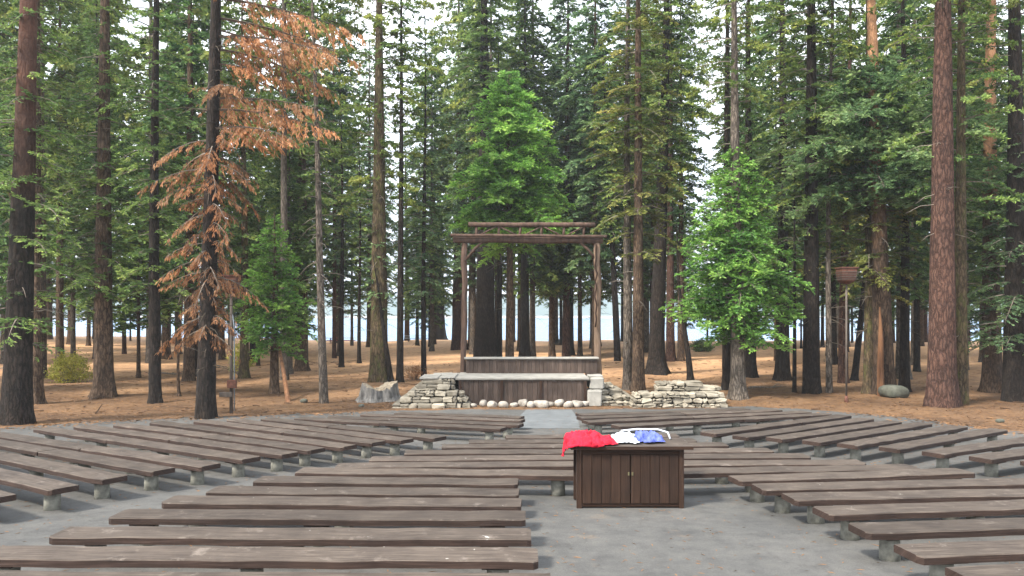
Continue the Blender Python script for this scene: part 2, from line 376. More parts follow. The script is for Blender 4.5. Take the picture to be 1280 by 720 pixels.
xs = np.concatenate([-geo(40, 1500, 26, 3)[::-1], np.arange(-39.6, 39.7, .45), geo(40, 1500, 26, 3)])
ys = np.concatenate([[-1200, -500, -200, -90, -40, -20], np.arange(-12, 60, .45), np.arange(60, 125, 1.6), geo(126, 2600, 18, 2)])
grid('ground', xs, ys, gz, M['floor'])
# terrace sheet, clipped to its outline, slightly uneven edge
import bmesh
bm = bmesh.new()
gx = np.arange(-19.6, 19.7, .4); gy = np.arange(-8, 29.2, .4)
pts = []
def edge_pts():
    out = []
    for i in range(len(PAVE)):
        (ax, ay), (bx, by) = PAVE[i], PAVE[(i + 1) % len(PAVE)]
        n_ = max(1, int(math.hypot(bx - ax, by - ay) / .18))
        for k in range(n_):
            t = k / n_; x = ax + (bx - ax) * t; y = ay + (by - ay) * t
            nx_, ny_ = -(by - ay) / math.hypot(bx - ax, by - ay), (bx - ax) / math.hypot(bx - ax, by - ay); q_ = (float(vnoise(x, y, .9, 31)) - .5) * .7 + (float(vnoise(x, y, 2.6, 32)) - .5) * .35; out.append((x + nx_ * q_, y + ny_ * q_))
    return out
ep = edge_pts()
vs = [bm.verts.new((x, y, gz0(y) + .006)) for x, y in ep]
face = bm.faces.new(vs)
for yy in np.arange(-6, 29, 1.0):
    g_ = bm.verts[:] + bm.edges[:] + bm.faces[:]
    bmesh.ops.bisect_plane(bm, geom=g_, plane_co=(0, yy, 0), plane_no=(0, 1, 0))
for v in bm.verts: v.co.z = gz0(v.co.y) + .008
bmesh.ops.recalc_face_normals(bm, faces=bm.faces)
if sum(f.normal.z for f in bm.faces) < 0: bmesh.ops.reverse_faces(bm, faces=bm.faces)
me = bpy.data.meshes.new('pavement'); bm.to_mesh(me); bm.free(); me.materials.append(M['asphalt'])
o = bpy.data.objects.new('pavement', me); C.objects.link(o); o['kind'] = 'structure'
# pale path slab running up to the stage
mb = MB()
rows = []
yn, yf_ = W(660, 536)[1], W(660, 512.3)[1]
for i in range(25):
    y = yn + (yf_ - yn) * i / 24; t = i / 24
    hw_ = 1.02 if t < .55 else 1.02 - (t - .55) * .35
    xc_ = W(684, 536)[0] + (W(686, 512.3)[0] - W(684, 536)[0]) * t
    rows.append([(xc_ - hw_ + random.uniform(-.02, .02), y, gz0(y) + .014), (xc_, y, gz0(y) + .014), (xc_ + hw_ + random.uniform(-.02, .02), y, gz0(y) + .014)])
mb.add([p_ for r_ in rows for p_ in r_], [(i * 3 + k, i * 3 + k + 1, i * 3 + k + 4, i * 3 + k + 3) for i in range(24) for k in range(2)])
mb.build('path', M['concrete_path'])['kind'] = 'structure'
# lake, far shore, hills
grid('lake', np.array([-1500, -300, -100, 0, 100, 300, 1500.]), np.array([100, 130, 200, 400, 900, 1500.]), lambda X, Y: X * 0 - 2.3, M['water'])
def hillz(X, Y):
    h = 8 + 46 * vnoise(X, Y, .0022, 5) + 16 * vnoise(X, Y, .009, 6) + 5 * vnoise(X, Y, .04, 8)
    return -4 + h * sm((Y - 900 + 60 * vnoise(X, Y, .004, 9)) / 320.)
grid('hills', np.linspace(-1450, 1450, 150), np.linspace(800, 1450, 40), hillz, M['hill'])
bx_ = grid('beach', np.linspace(-1400, 1400, 60), np.array([820, 850, 880, 905.]), lambda X, Y: -2.6 + (Y - 820) * .03, M['sand'])

# ------------------------------------------------------------------ haze
hm = bpy.data.materials.new('haze'); hm.use_nodes = True; hn = hm.node_tree.nodes; hn.clear()
pv = hn.new('ShaderNodeVolumePrincipled'); pv.inputs['Color'].default_value = (.80, .88, .96, 1); pv.inputs['Density'].default_value = HAZE = .00045
pv.inputs['Anisotropy'].default_value = .2
ho = hn.new('ShaderNodeOutputMaterial'); hm.node_tree.links.new(pv.outputs[0], ho.inputs['Volume'])
mb = MB(); mb.box(-1520, 1520, -1250, 2650, -8, 75); hz = mb.build('haze', hm); hz['kind'] = 'stuff'

# ------------------------------------------------------------------ foliage
def needle_mesh(P, D, L, Wd, rng, shade, flat=.6):
    """rhombic sprays: P base points, D directions, L lengths, Wd widths"""
    n_ = len(P)
    up = np.array([0, 0, 1.]) * flat + rng.normal(0, .45, (n_, 3)); S = np.cross(D, up); S /= np.linalg.norm(S, axis=1, keepdims=True) + 1e-9
    N = np.cross(S, D)
    V = np.stack([P, P + D * (L * .45)[:, None] + S * (Wd * .5)[:, None], P + D * L[:, None] - N * (L * .08)[:, None], P + D * (L * .5)[:, None] - S * (Wd * .5)[:, None]], 1).reshape(-1, 3)
    Fq = np.arange(n_ * 4).reshape(-1, 4)
    return V, Fq, shade
def sticks(A, B, ra, rb):
    """thin three-sided sticks from A to B"""
    n_ = len(A); D = B - A; D /= np.linalg.norm(D, axis=1, keepdims=True) + 1e-9
    U = np.cross(D, np.array([.3, .2, 1.])); U /= np.linalg.norm(U, axis=1, keepdims=True) + 1e-9; T = np.cross(D, U)
    ring = [U * math.cos(q) + T * math.sin(q) for q in (0, 2.094, 4.189)]
    V = np.stack([A + r_ * ra[:, None] for r_ in ring] + [B + r_ * rb[:, None] for r_ in ring], 1).reshape(-1, 3)
    b_ = np.arange(n_)[:, None] * 6
    Fq = np.concatenate([b_ + np.array([0, 1, 4, 3]), b_ + np.array([1, 2, 5, 4]), b_ + np.array([2, 0, 3, 5])], 0)
    return V, Fq
def crown_data(seed, z0, z1, rad, prof, nb, rise, droop, leaf, dens, style='fir', az=None, fall=0.0, minr=.12, gaps=.0):
    """branches spiralling round a stem on the z axis; every branch a stick with side twigs and sprays"""
    rng = np.random.default_rng(seed)
    PA, PB, RA, RB_ = [], [], [], []; LP, LD, LL, LW, LS = [], [], [], [], []
    for i in range(nb):
        t = (i + rng.random()) / nb
        if gaps and rng.random() < gaps: continue
        z = z0 + (z1 - z0) * t
        if style == 'fir': z = z0 + (z1 - z0) * (round(t * nb / 5) * 5 / nb) + rng.normal(0, .08)
        a_ = i * 2.39996 + rng.normal(0, .35)
        if az is not None: a_ = az + rng.normal(0, .55) if rng.random() < .93 else a_
        L = max(minr, rad * prof(t) * rng.uniform(.5, 1.2))
        r_ = rise * rng.uniform(.6, 1.4); dr = droop * rng.uniform(.7, 1.3)
        ss = np.linspace(0, 1, 6)
        d = np.array([math.cos(a_), math.sin(a_), 0]); side = np.array([-d[1], d[0], 0]); bend = rng.normal(0, .12)
        f_ = lambda s: (d * (L * s)[:, None] + side * (bend * L * s * s)[:, None] + np.array([0, 0, 1]) * (L * (r_ * s - dr * s * s))[:, None] + np.array([0, 0, z]))
        bp = f_(ss); br = .012 + .010 * L
        PA.append(bp[:-1]); PB.append(bp[1:]); RA.append(br * (1.05 - ss[:-1])); RB_.append(br * (1.05 - ss[1:]))
        nt = max(4, int(L / .105 * dens))
        if style == 'pine': s = 1 - rng.random(nt) ** 1.6 * .75
        else: s = rng.uniform(.12, 1, nt)
        tp = f_(s); sg = np.where(rng.random(nt) < .5, -1, 1.)
        ang = rng.uniform(.5, 1.25, nt)
        tl = (.10 + .42 * L * (1.08 - s) ** .8 * rng.uniform(.5, 1.1, nt)); tl = np.minimum(tl, 1.2)
        if style == 'pine': tl = rng.uniform(.15, .5, nt)
        td = d[None] * np.cos(ang)[:, None] + side[None] * (sg * np.sin(ang))[:, None]
        td[:, 2] += (r_ - 2 * dr * s) * .8 - fall * rng.uniform(.4, 1.2, nt) + rng.normal(0, .12, nt)
        if style == 'cedar': td[:, 2] += rng.uniform(-.45, .6, nt)
        td /= np.linalg.norm(td, axis=1, keepdims=True)
        te = tp + td * tl[:, None]
        PA.append(tp); PB.append(te); RA.append(np.full(nt, .006)); RB_.append(np.full(nt, .002))
        # sprays
        nl = np.maximum(3, (tl / leaf[0] * 5.0).astype(int)); idx = np.repeat(np.arange(nt), nl); m_ = len(idx)
        u = rng.random(m_); q = tp[idx] + td[idx] * (tl[idx] * u)[:, None] + rng.normal(0, .018, (m_, 3))
        if style == 'pine':
            u = .55 + .45 * u; q = tp[idx] + td[idx] * (tl[idx] * u)[:, None]; dd = td[idx] * .9 + rng.normal(0, .6, (m_, 3))
        else:
            sd_ = np.cross(td[idx], np.array([0, 0, 1.])) * np.where(rng.random(m_) < .5, -1, 1)[:, None]
            dd = td[idx] + sd_ * rng.uniform(.3, 1.1, m_)[:, None] + rng.normal(0, .22, (m_, 3))
        dd[:, 2] -= fall * rng.uniform(0, 1, m_)
        dd /= np.linalg.norm(dd, axis=1, keepdims=True)
        LP.append(q); LD.append(dd); LL.append(leaf[0] * rng.uniform(.6, 1.3, m_)); LW.append(leaf[1] * rng.uniform(.6, 1.3, m_))
        base = rng.uniform(.0, .6)
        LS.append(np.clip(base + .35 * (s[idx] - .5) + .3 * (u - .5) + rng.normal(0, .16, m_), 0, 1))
    V1, F1 = sticks(np.concatenate(PA), np.concatenate(PB), np.concatenate(RA), np.concatenate(RB_))
    V2, F2, S2 = needle_mesh(np.concatenate(LP), np.concatenate(LD), np.concatenate(LL), np.concatenate(LW), rng, np.concatenate(LS), .3 if style in ('pine', 'cedar') else .8)
    V = np.concatenate([V1, V2]); Fq = np.concatenate([F1, F2 + len(V1)])
    return V, Fq, np.concatenate([np.zeros(len(F1)), S2]), np.concatenate([np.zeros(len(F1)), np.ones(len(F2))])
def crown_obj(data, leaf_m, twig_m, parent=None, name='crown'):
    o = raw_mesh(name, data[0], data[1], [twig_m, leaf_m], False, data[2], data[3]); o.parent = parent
    return o
cone = lambda t: min(1, .60 + t * 1.9) * (1 - t) ** .55 * .97 + .03
spire = lambda t: (1 - t) ** .6
egg = lambda t: math.sin(math.pi * min(1, (t * .82 + .16))) ** .7
tall = lambda t: min(1, .55 + t * 1.4) * (1 - t) ** .5
def trunk_mesh(seed, h, r, lean=(0, 0), flare=1.5, n=18, top=.25, wob=.25, twist=0.0, stubs=10, stub_zone=(.08, .5), name='trunk', mats=None):
    rng = np.random.default_rng(seed)
    zs = np.concatenate([[-.35, -.05, .08, .22, .45, .8, 1.3], np.linspace(2, h, max(8, int(h / 1.1)))])
    th = np.linspace(0, 2 * math.pi, n, endpoint=False)
    lob = rng.uniform(0, 6.28); V = []
    ridge = rng.normal(0, .035, n)
    wx, wy = rng.uniform(-1, 1, 2), rng.uniform(0, 6.28, 2)
    def axis(z):
        t = max(z, 0) / h
        return (lean[0] * t + wob * wx[0] * math.sin(t * 5 + wy[0]) * t ** .6 * .6, lean[1] * t + wob * wx[1] * math.sin(t * 4 + wy[1]) * t ** .6 * .6)
    def rr(z):
        t = max(z, 0) / h
        return r * ((1 - t) * (1 - top * .2) + .02 + .06) + r * (flare - 1) * math.exp(-max(z + .1, 0) / (.55 * max(r, .12) * 2))
    for z in zs:
        ax, ay = axis(z); R_ = rr(z); fl = math.exp(-max(z, 0) / (r * 2.0 + .1))
        rad = R_ * (1 + ridge + .16 * fl * np.sin(th * 4 + lob) + .09 * fl * np.sin(th * 7 + 2 * lob) + rng.normal(0, .018, n))
        V.append(np.stack([ax + rad * np.cos(th), ay + rad * np.sin(th), np.full(n, z)], -1))
    V = np.concatenate(V); k = len(zs); i = (np.arange(k - 1)[:, None] * n + np.arange(n)[None]).reshape(-1); j = (np.arange(k - 1)[:, None] * n + (np.arange(n) + 1)[None] % n).reshape(-1)
    Fq = np.stack([i, j, j + n, i + n], -1); mi = np.zeros(len(Fq))
    if stubs:
        A, B, ra, rb = [], [], [], []
        for q in range(stubs):
            z = h * rng.uniform(*stub_zone); a_ = rng.uniform(0, 6.28); L = rng.uniform(.3, 1.5); ax, ay = axis(z); d = np.array([math.cos(a_), math.sin(a_), rng.uniform(-.45, .15)])
            p0 = np.array([ax, ay, z]); p1 = p0 + d * (rr(z) + L * .5); p2 = p1 + (d + np.array([0, 0, -.35])) * L * .5
            A += [p0, p1]; B += [p1, p2]; ra += [.022, .014]; rb += [.014, .004]
            p3 = p1 + np.array([d[1], -d[0], -.2]) * L * .35; A.append(p1); B.append(p3); ra.append(.009); rb.append(.003)
        V2, F2 = sticks(np.array(A), np.array(B), np.array(ra), np.array(rb)); Fq = np.concatenate([Fq, F2 + len(V)]); V = np.concatenate([V, V2]); mi = np.concatenate([mi, np.ones(len(F2))])
    o = raw_mesh(name, V, Fq, mats, True, None, mi)
    return o, axis

def tree(name, label, px, py, wpx, bk, h, crown=None, lean=(0, 0), seed=0, cat='tree', group=None, flare=1.45, stubs=10, extra=(), zone=(.08, .5), wob=.25):
    x, y = W(px, py); z = g1(x, y); r = wpx * y / F / 2
    t = empty(name, (x, y, z)); tag(t, label, cat, group)
    o, axis = trunk_mesh(seed + 100, h, r / 1.02, lean, flare, mats=[M[bk], M['twig' if bk != 'bark_dark' else 'twig_dark']], stubs=stubs, stub_zone=zone, wob=wob)
    o.parent = t
    for c in ([crown] if crown else []) + list(extra):
        c = dict(c); lm = c.pop('leaf_m'); nm = c.pop('name', 'crown')
        data = crown_data(seed=seed + 7, **c)
        V = data[0]; zz = V[:, 2]
        ax = np.array([axis(q) for q in np.linspace(0, h, 40)]); V[:, 0] += np.interp(zz, np.linspace(0, h, 40), ax[:, 0]); V[:, 1] += np.interp(zz, np.linspace(0, h, 40), ax[:, 1])
        crown_obj(data, M[lm], M['twig'], t, nm)
    return t
def lf(y): return (max(.13, .0045 * y), max(.048, .0019 * y))       # spray size
def cr(kind, z0, z1, rad, y, dens=1.0, nb=None, leaf_m=None, **kw):
    L = lf(y)
    base = dict(z0=z0, z1=z1, rad=rad, leaf=L)
    n_ = int(nb * 1.25) if nb else int((z1 - z0) * 7)
    if kind == 'fir': d = dict(prof=tall, nb=n_, rise=.12, droop=.42, dens=dens, style='fir', leaf_m=leaf_m or 'fir')
    elif kind == 'cedar': d = dict(prof=cone, nb=int(n_ * 2.2), rise=.35, droop=.45, dens=dens * 1.25, style='cedar', leaf_m=leaf_m or 'cedar')
    elif kind == 'pine': d = dict(prof=egg, nb=int(n_ * .75), rise=.25, droop=.35, dens=dens * 1.5, style='pine', leaf_m=leaf_m or 'pine')
    elif kind == 'dead': d = dict(prof=lambda t: .42 if .10 < t < .27 else .78 + .22 * math.sin(t * 9), nb=int(n_ * .8), rise=.05, droop=.55, dens=dens, style='dead', leaf_m='dead', fall=.55)
    base.update(d); base.update(kw); return base

# ------------------------------------------------------------------ the named trees
def T(label, px, py, w, bk, h, crown=None, **kw):
    T.k += 1
    return tree(kw.pop('name', 'pine_tree'), label, px, py, w, bk, h, crown, seed=T.k * 13, **kw)
T.k = 0
Yof = lambda py: W(640, py)[1]
# --- left side
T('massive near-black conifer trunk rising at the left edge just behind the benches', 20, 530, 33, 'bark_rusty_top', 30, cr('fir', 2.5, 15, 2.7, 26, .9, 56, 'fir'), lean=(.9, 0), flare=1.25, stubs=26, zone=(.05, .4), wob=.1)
T('slim brown trunk close behind the massive dark one at the left edge', 45, 502, 15, 'bark_brown', 26, cr('fir', 6, 22, 2.2, 33, .8))
T('straight olive brown trunk between the yellow bush and the stretch of bare ground', 130, 495, 23, 'bark_brown', 30, cr('fir', 4.0, 22, 3.0, 35, .9, None, 'fir'), flare=1.6, stubs=22, zone=(.1, .4))
T('dark trunk hugging the left side of the straight olive brown one', 121, 484, 8, 'bark_dark', 24, cr('fir', 5, 20, 2.0, 40, .8, None, 'firdark'))
T('very dark plain trunk midway between the olive brown trunk and the rust-needled tree', 194, 501, 15, 'bark_dark', 27, cr('fir', 4.4, 22, 2.6, 33, .9), stubs=22, zone=(.1, .4))
xdead = dict(nb=13, z0=10.0, z1=15.5, rad=4.6, prof=lambda t: .8 + .2 * t, rise=-.02, droop=.22, leaf=(.16, .036), dens=1.15, style='dead', leaf_m='dead', fall=1.0, az=-.1)
T('tree with rusty orange dead needles hanging round a dark grey trunk beside the left lamp', 257, 523, 23, 'bark_dark', 27, cr('dead', 2.9, 9.9, 2.0, 26, 1.15, 58, leaf=(.15, .034), fall=1.0), lean=(.5, .3), flare=1.18, stubs=50, zone=(.06, .5), wob=.08,
  extra=[dict(xdead, name='dead_bough')])
T('thin bare sapling left of the rust-needled tree', 224, 493, 4, 'bark_brown', 6, None, name='sapling', stubs=8, zone=(.3, .95))
T('dark trunk showing low just left of the rust-needled tree', 243, 470, 8, 'bark_dark', 22, cr('fir', 5, 20, 2.3, 48, .9, None, 'firdark'))
T('faint brown trunk far back left of the rust-needled tree', 208, 450, 10, 'bark_brown', 26, cr('fir', 5, 24, 3, 62, .9))
T('brown trunk with lichen just right of the left lamp', 305, 473, 11, 'bark_moss', 24, cr('fir', 4, 22, 2.5, 45, .9))
T('young bright green conifer with a low leafy crown right of the left lamp', 343, 488, 12, 'bark_brown', 8.9, cr('cedar', 1.9, 8.7, 2.2, 36.5, 1.1, None, 'cedar_light'), name='young_conifer', stubs=4)
T('brown trunk with a wide dark foot right of the young bright conifer', 377, 466, 15, 'bark_brown', 30, cr('fir', 8, 28, 3, 50, .8), flare=1.6)
T('grey pole-like tree with bare twigs standing alone left of the stump', 405, 503, 11, 'bark_grey', 22, cr('fir', 9, 20, 1.4, 33, .5), lean=(-.7, 0), stubs=60, zone=(.15, .75), flare=1.15)
T('thin dark tree just right of the grey pole-like tree', 427, 461, 7, 'bark_dark', 19, cr('fir', 8, 18, 1.3, 52, .5), stubs=40, zone=(.15, .8))
T('thin blackish sapling stem left of the lichen-covered trunk by the stump', 449, 456, 5, 'bark_dark', 17, cr('fir', 7, 16, 1.2, 56, .5), stubs=30, zone=(.15, .8))
T('stout lichen-covered trunk standing directly behind the grey stump', 474, 477, 23, 'bark_moss', 29, cr('pine', 9.5, 28, 3.0, 42, 1.1), flare=1.35, extra=[cr('fir', 3.6, 8.5, 1.3, 42, 1.0, 30, 'mint', name='low_boughs')], stubs=40, zone=(.08, .6))
T('dark slim tree leaning out from the foot of the lichen-covered trunk', 489, 478, 8, 'bark_dark', 7, None, name='leaning_tree', lean=(-1.0, 0), stubs=6, zone=(.4, .95))
T('slender straight dark trunk between the stump and the stone steps, its lower half bare', 500, 478, 9, 'bark_dark', 27, cr('fir', 14, 26, 1.9, 42, .7), stubs=50, zone=(.15, .7), lean=(.1, 0))
T('thin dark tree rising behind the top of the stone steps', 530, 474, 7, 'bark_dark', 22, cr('fir', 5, 21, 2.0, 44, .9, None, 'blue'), stubs=26)
T('bushy bluish fir standing far back left of the log gateway', 549, 424, 15, 'bark_dark', 30, cr('fir', 5, 29, 4.6, 110, .9, 90, 'blue'), name='fir_tree')
# --- behind the stage
T('reddish trunk seen through the left post of the log gateway', 574, 438, 18, 'bark_red', 38, cr('pine', 16, 37, 4.5, 78, .9), flare=1.2)
T('thickest dark grey trunk rising behind the stage, inside the gateway', 606, 453, 25, 'bark_dark', 36, cr('fir', 17, 35, 3.6, 58, .9), flare=1.1)
T('thin dark trunk touching the right side of the thickest trunk behind the stage', 624, 452, 8, 'bark_dark', 26, cr('fir', 10, 24, 2.5, 60, .9))
T('full bright green young conifer crowning over the log gateway', 637, 466, 11, 'bark_brown', 19.2, cr('cedar', 7.6, 19.0, 4.5, 46, 1.2, 66, 'cedar_light'), name='young_conifer', flare=1.15, stubs=8, zone=(.2, .4))
T('dark trunk right of centre inside the log gateway', 656, 450, 13, 'bark_dark', 31, cr('fir', 9, 30, 3.2, 60, .9), flare=1.2)
T('green tree with low hanging boughs filling the right half of the gateway', 690, 446, 9, 'bark_brown', 17, cr('cedar', 5.2, 16.5, 3.6, 68, .9, 60, 'fir'), flare=1.2)
T('left one of two slim trunks near the right post of the gateway', 713, 443, 9, 'bark_dark', 28, cr('fir', 9, 27, 3, 70, .9))
T('right one of two slim trunks near the right post of the gateway', 725, 443, 6, 'bark_grey', 24, cr('pine', 12, 23, 2.4, 70, .9, None, 'yellow'))
T('dark leaning trunk just right of the gateway', 772, 452, 9, 'bark_dark', 26, cr('fir', 10, 25, 3, 60, .9), lean=(-1.2, 0), flare=1.2)
T('grey half of a close pair of trunks beside the right end of the stage', 785, 487, 12, 'bark_grey', 27, cr('fir', 8, 25, 2.4, 37, .7, None, 'pine'), flare=1.15)
T('tall pale brown trunk with drooping yellow green boughs right of the stage', 798, 490, 15, 'bark_brown', 28, cr('fir', 6.6, 26, 3.0, 37, .85, 80, 'yellow'), flare=1.25, stubs=16)
T('dark trunk with a curved flaring foot right of the yellow green boughed tree', 820, 468, 20, 'bark_dark', 33, cr('fir', 11, 32, 3.4, 47, .9), lean=(.9, 0), flare=1.9)
T('reddish grey trunk far back beside the curved-foot trunk', 838, 452, 11, 'bark_red', 34, cr('pine', 14, 33, 3.8, 60, .9))
T('brown trunk far back left of a short leaning stem', 851, 452, 9, 'bark_brown', 30, cr('fir', 8, 28, 3.2, 60, .9, None, 'firdark'))
T('short dark tree leaning left at the open ground right of the stage', 863, 474, 8, 'bark_dark', 9, None, name='leaning_tree', lean=(-.9, 0), stubs=10, zone=(.3, .95))
# --- right side
T('dark trunk on the left of the three under the bright leafy crown', 909, 489, 13, 'bark_dark', 25, cr('fir', 9, 24, 2.2, 36, .7), flare=1.3)
T('pale brown flared trunk beneath the bright leafy crown right of the stage', 923, 499, 18, 'bark_grey', 25, cr('cedar', 2.3, 11.0, 3.25, 34, 1.0, 60), name='young_conifer', flare=1.6, lean=(-.3, 0), extra=[cr('pine', 13, 24, 2.4, 34, .8, None, 'pine', name='upper_crown')])
T('dark trunk tucked behind the right of the pale flared trunk', 937, 470, 14, 'bark_dark', 28, cr('fir', 5.5, 26, 2.6, 46, .8, None, 'firdark'))
T('dark bushy-footed trunk between the picnic table and the black trunk', 978, 473, 17, 'bark_dark', 30, cr('fir', 4.5, 28, 2.6, 45, .9, None, 'fir'), stubs=24)
T('thin dark stem just left of the broad black trunk', 993, 492, 5, 'bark_dark', 13, cr('fir', 5, 12.5, 1.2, 36, .6, None, 'firdark'), name='sapling')
T('broad black trunk left of the right lamp', 1014, 493, 22, 'bark_dark', 30, cr('fir', 7, 28, 2.8, 36, .8, None, 'pine'), flare=1.1, stubs=20, zone=(.1, .4))
T('smooth grey trunk between the black trunk and the right lamp', 1037, 493, 8, 'bark_grey', 24, cr('pine', 10, 23, 2, 36, .7), flare=1.1, stubs=16)
T('brown trunk directly behind the right lamp', 1054, 476, 12, 'bark_red', 27, cr('fir', 6, 26, 2.4, 43, .8), lean=(.4, 0))
T('dark trunk leaning right behind the right lamp', 1068, 474, 8, 'bark_dark', 20, cr('fir', 6, 19, 2, 44, .8), lean=(2.0, 0))
T('olive mossy trunk on the left of the splintered group right of the lamp', 1086, 492, 13, 'bark_moss', 24, cr('fir', 4.6, 12, 3.6, 36, 1.0, 46, 'yellow'), flare=1.3, stubs=20)
T('thick rough trunk with raw orange split wood down its front right of the lamp', 1106, 494, 24, 'bark_sunlit_orange_top', 28, cr('cedar', 8.6, 15.5, 4.9, 35, 1.0, 40, 'mint', prof=egg, rise=.1, droop=.3), flare=1.3, stubs=24, zone=(.15, .5), lean=(-1.0, 0), wob=.1)
T('blackish trunk rising behind the grey green boulder', 1130, 488, 12, 'bark_dark', 27, cr('fir', 4.8, 25, 2.3, 37, .8, None, 'firdark'))
T('slim dark trunk between the boulder and the great red-barked trunk', 1146, 466, 8, 'bark_dark', 25, cr('fir', 4, 24, 2.4, 47, .9, None, 'blue'))
T('great red-barked pine with deeply plated bark behind the right benches', 1177, 511, 33, 'bark_red', 32, cr('pine', 14, 30, 3.6, 30, .8), flare=1.25, lean=(.1, 0), stubs=10, zone=(.2, .4), wob=.08)
T('mossy olive trunk close against the right side of the great red-barked pine', 1201, 508, 17, 'bark_moss', 27, cr('pine', 7.4, 24, 2.6, 31, .8, 60, 'fir'), flare=1.15, wob=.12)
T('dark trunk half hidden by low boughs right of the mossy olive one', 1240, 490, 22, 'bark_sunlit_orange_top', 30, cr('fir', 2.8, 26, 3.0, 37, .9, 95, 'firdark'))
T('broad black trunk at the right edge with the lowest dark green boughs', 1268, 505, 26, 'bark_dark', 30, cr('fir', 2.0, 11, 3.1, 32, .9, 60, 'blue'), flare=1.15, extra=[cr('pine', 12, 27, 3, 32, .8, None, 'pine', name='upper_crown')])
T('leafy light green tree reaching in from beyond the right edge', 1310, 497, 14, 'bark_brown', 16, cr('cedar', 5.6, 15.5, 3.4, 34, 1.0, 55, 'mint'))
T('large leafy fir at the left edge filling the gap beside the massive dark trunk', -30, 492, 20, 'bark_dark', 26, cr('fir', 2.6, 20, 3.6, 35, .9, 100, 'firdark'))

# ------------------------------------------------------------------ the wood behind: individual conifers from shared crowns
protos = []
def proto(kind, z0, h, rad, leaf_m, seed, dens=1.0, nb=None, leafy=78):
    data = crown_data(seed=seed, **{k: v for k, v in cr(kind, z0, h, rad, leafy, dens, nb, leaf_m).items() if k != 'leaf_m'})
    c = crown_obj(data, M[leaf_m], M['twig_dark']); C.objects.unlink(c)
    return c.data
FK = {'tall': [proto('fir', 5.5, 34, 3.9, 'fir', 501, .8, 150), proto('fir', 5, 30, 3.5, 'firdark', 502, .8, 140), proto('fir', 6, 36, 4.0, 'blue', 503, .8, 150)],
      'pine': [proto('pine', 12, 35, 4.2, 'pine', 504, .9, 90), proto('pine', 10, 31, 4.0, 'fir', 505, .9, 90)],
      'low': [proto('fir', 2.6, 19, 3.3, 'fir', 506, .9, 100, 60), proto('fir', 2.2, 16, 3.2, 'firdark', 507, .9, 90, 60), proto('cedar', 2.8, 15, 3.1, 'fir', 508, .8, 42, 60), proto('fir', 3.0, 21, 3.4, 'blue', 509, .9, 100, 60)]}
HK = {'tall': [34, 30, 36], 'pine': [35, 31], 'low': [19, 16, 15, 21]}
TR = {}
for bk in ('bark_dark', 'bark_brown', 'bark_grey', 'bark_red'):
    for q in range(2):
        o, _ = trunk_mesh(900 + q + len(TR) * 3, 34, .38, (random.uniform(-.4, .4), 0), 1.3, n=12, stubs=40, stub_zone=(.08, .5), mats=[M[bk], M['twig_dark']])
        C.objects.unlink(o); TR[(bk, q)] = o.data
zones = [(-1e4, 20, 'left of the near-black trunk'), (20, 130, 'between the near-black and olive brown trunks'), (130, 194, 'just right of the olive brown trunk'), (194, 257, 'just left of the rust-needled tree'),
         (257, 343, 'right of the rust-needled tree'), (343, 405, 'right of the young conifer'),
         (405, 474, 'between the pole-like tree and the stump'), (474, 580, 'between the stump and the log gateway'), (580, 660, 'behind the left half of the gateway'), (660, 750, 'behind the right half of the gateway'), (750, 820, 'just right of the gateway'), (820, 923, 'left of the leafy crown'),
         (923, 1014, 'left of the broad black trunk'), (1014, 1106, 'around the right lamp'), (1106, 1177, 'left of the red-barked pine'), (1177, 1240, 'right of the red-barked pine'), (1240, 1e4, 'by the right edge')]
KW = {'tall': ('tall_fir', 'tall fir'), 'pine': ('tall_pine', 'tall pine'), 'low': ('understory_fir', 'low fir')}
def far_tree(x, y, kind, rng):
    z = g1(x, y); px = 640 + x / y * F
    v = rng.randrange(len(FK[kind])); s = rng.uniform(.85, 1.15); sh = rng.uniform(.9, 1.15)
    t = empty(KW[kind][0], (x, y, z), rng.uniform(0, 6.28)); zn = next(q for q in zones if q[0] <= px < q[1])
    tag(t, 'x', 'tree', KW[kind][1] + 's deep in the wood'); far_list.append((zn[2], kind, px, y, t))
    c = bpy.data.objects.new('crown', FK[kind][v]); C.objects.link(c); c.parent = t; c.scale = (s, s, sh)
    bk = rng.choice(['bark_dark', 'bark_brown', 'bark_brown', 'bark_grey', 'bark_grey', 'bark_red'])
    tr = bpy.data.objects.new('trunk', TR[(bk, rng.randrange(2))]); C.objects.link(tr); tr.parent = t
    k = HK[kind][v] / 34; w = rng.uniform(.45, 1.0) * (.6 if kind == 'low' else 1); tr.scale = (w, w, k * sh)
rng = random.Random(21)
placed = []; far_list = []
def try_place(n_, pr, yr, kinds, mind, keep=lambda px, y: True):
    c = 0; g = 0
    while c < n_ and g < n_ * 60:
        g += 1; px = rng.uniform(*pr); y = rng.uniform(*yr); x = (px - 640) / F * y
        if not keep(px, y): continue
        if any((x - a_) ** 2 + (y - b_) ** 2 < mind * mind for a_, b_ in placed): continue
        placed.append((x, y)); far_tree(x, y, rng.choice(kinds), rng); c += 1
gap = lambda px, y: not (428 < px < 532 or 668 < px < 704 or 838 < px < 905 and y > 60)
try_place(26, (-160, 375), (40, 68), ['tall', 'low', 'low', 'pine'], 3.2)
try_place(46, (-160, 400), (64, 101), ['low', 'low', 'tall', 'pine'], 3.3)
try_place(8, (418, 548), (84, 103), ['pine', 'low', 'low', 'tall'], 2.6)
try_place(4, (835, 910), (84, 103), ['pine', 'low'], 2.8)
try_place(3, (668, 704), (88, 103), ['low', 'tall'], 2.2)
try_place(19, (960, 1450), (40, 68), ['tall', 'low', 'pine', 'tall'], 3.2)
try_place(32, (900, 1450), (68, 101), ['tall', 'pine', 'tall', 'low'], 3.3, gap)
try_place(31, (400, 960), (60, 102), ['tall', 'pine', 'tall'], 3.9, gap)

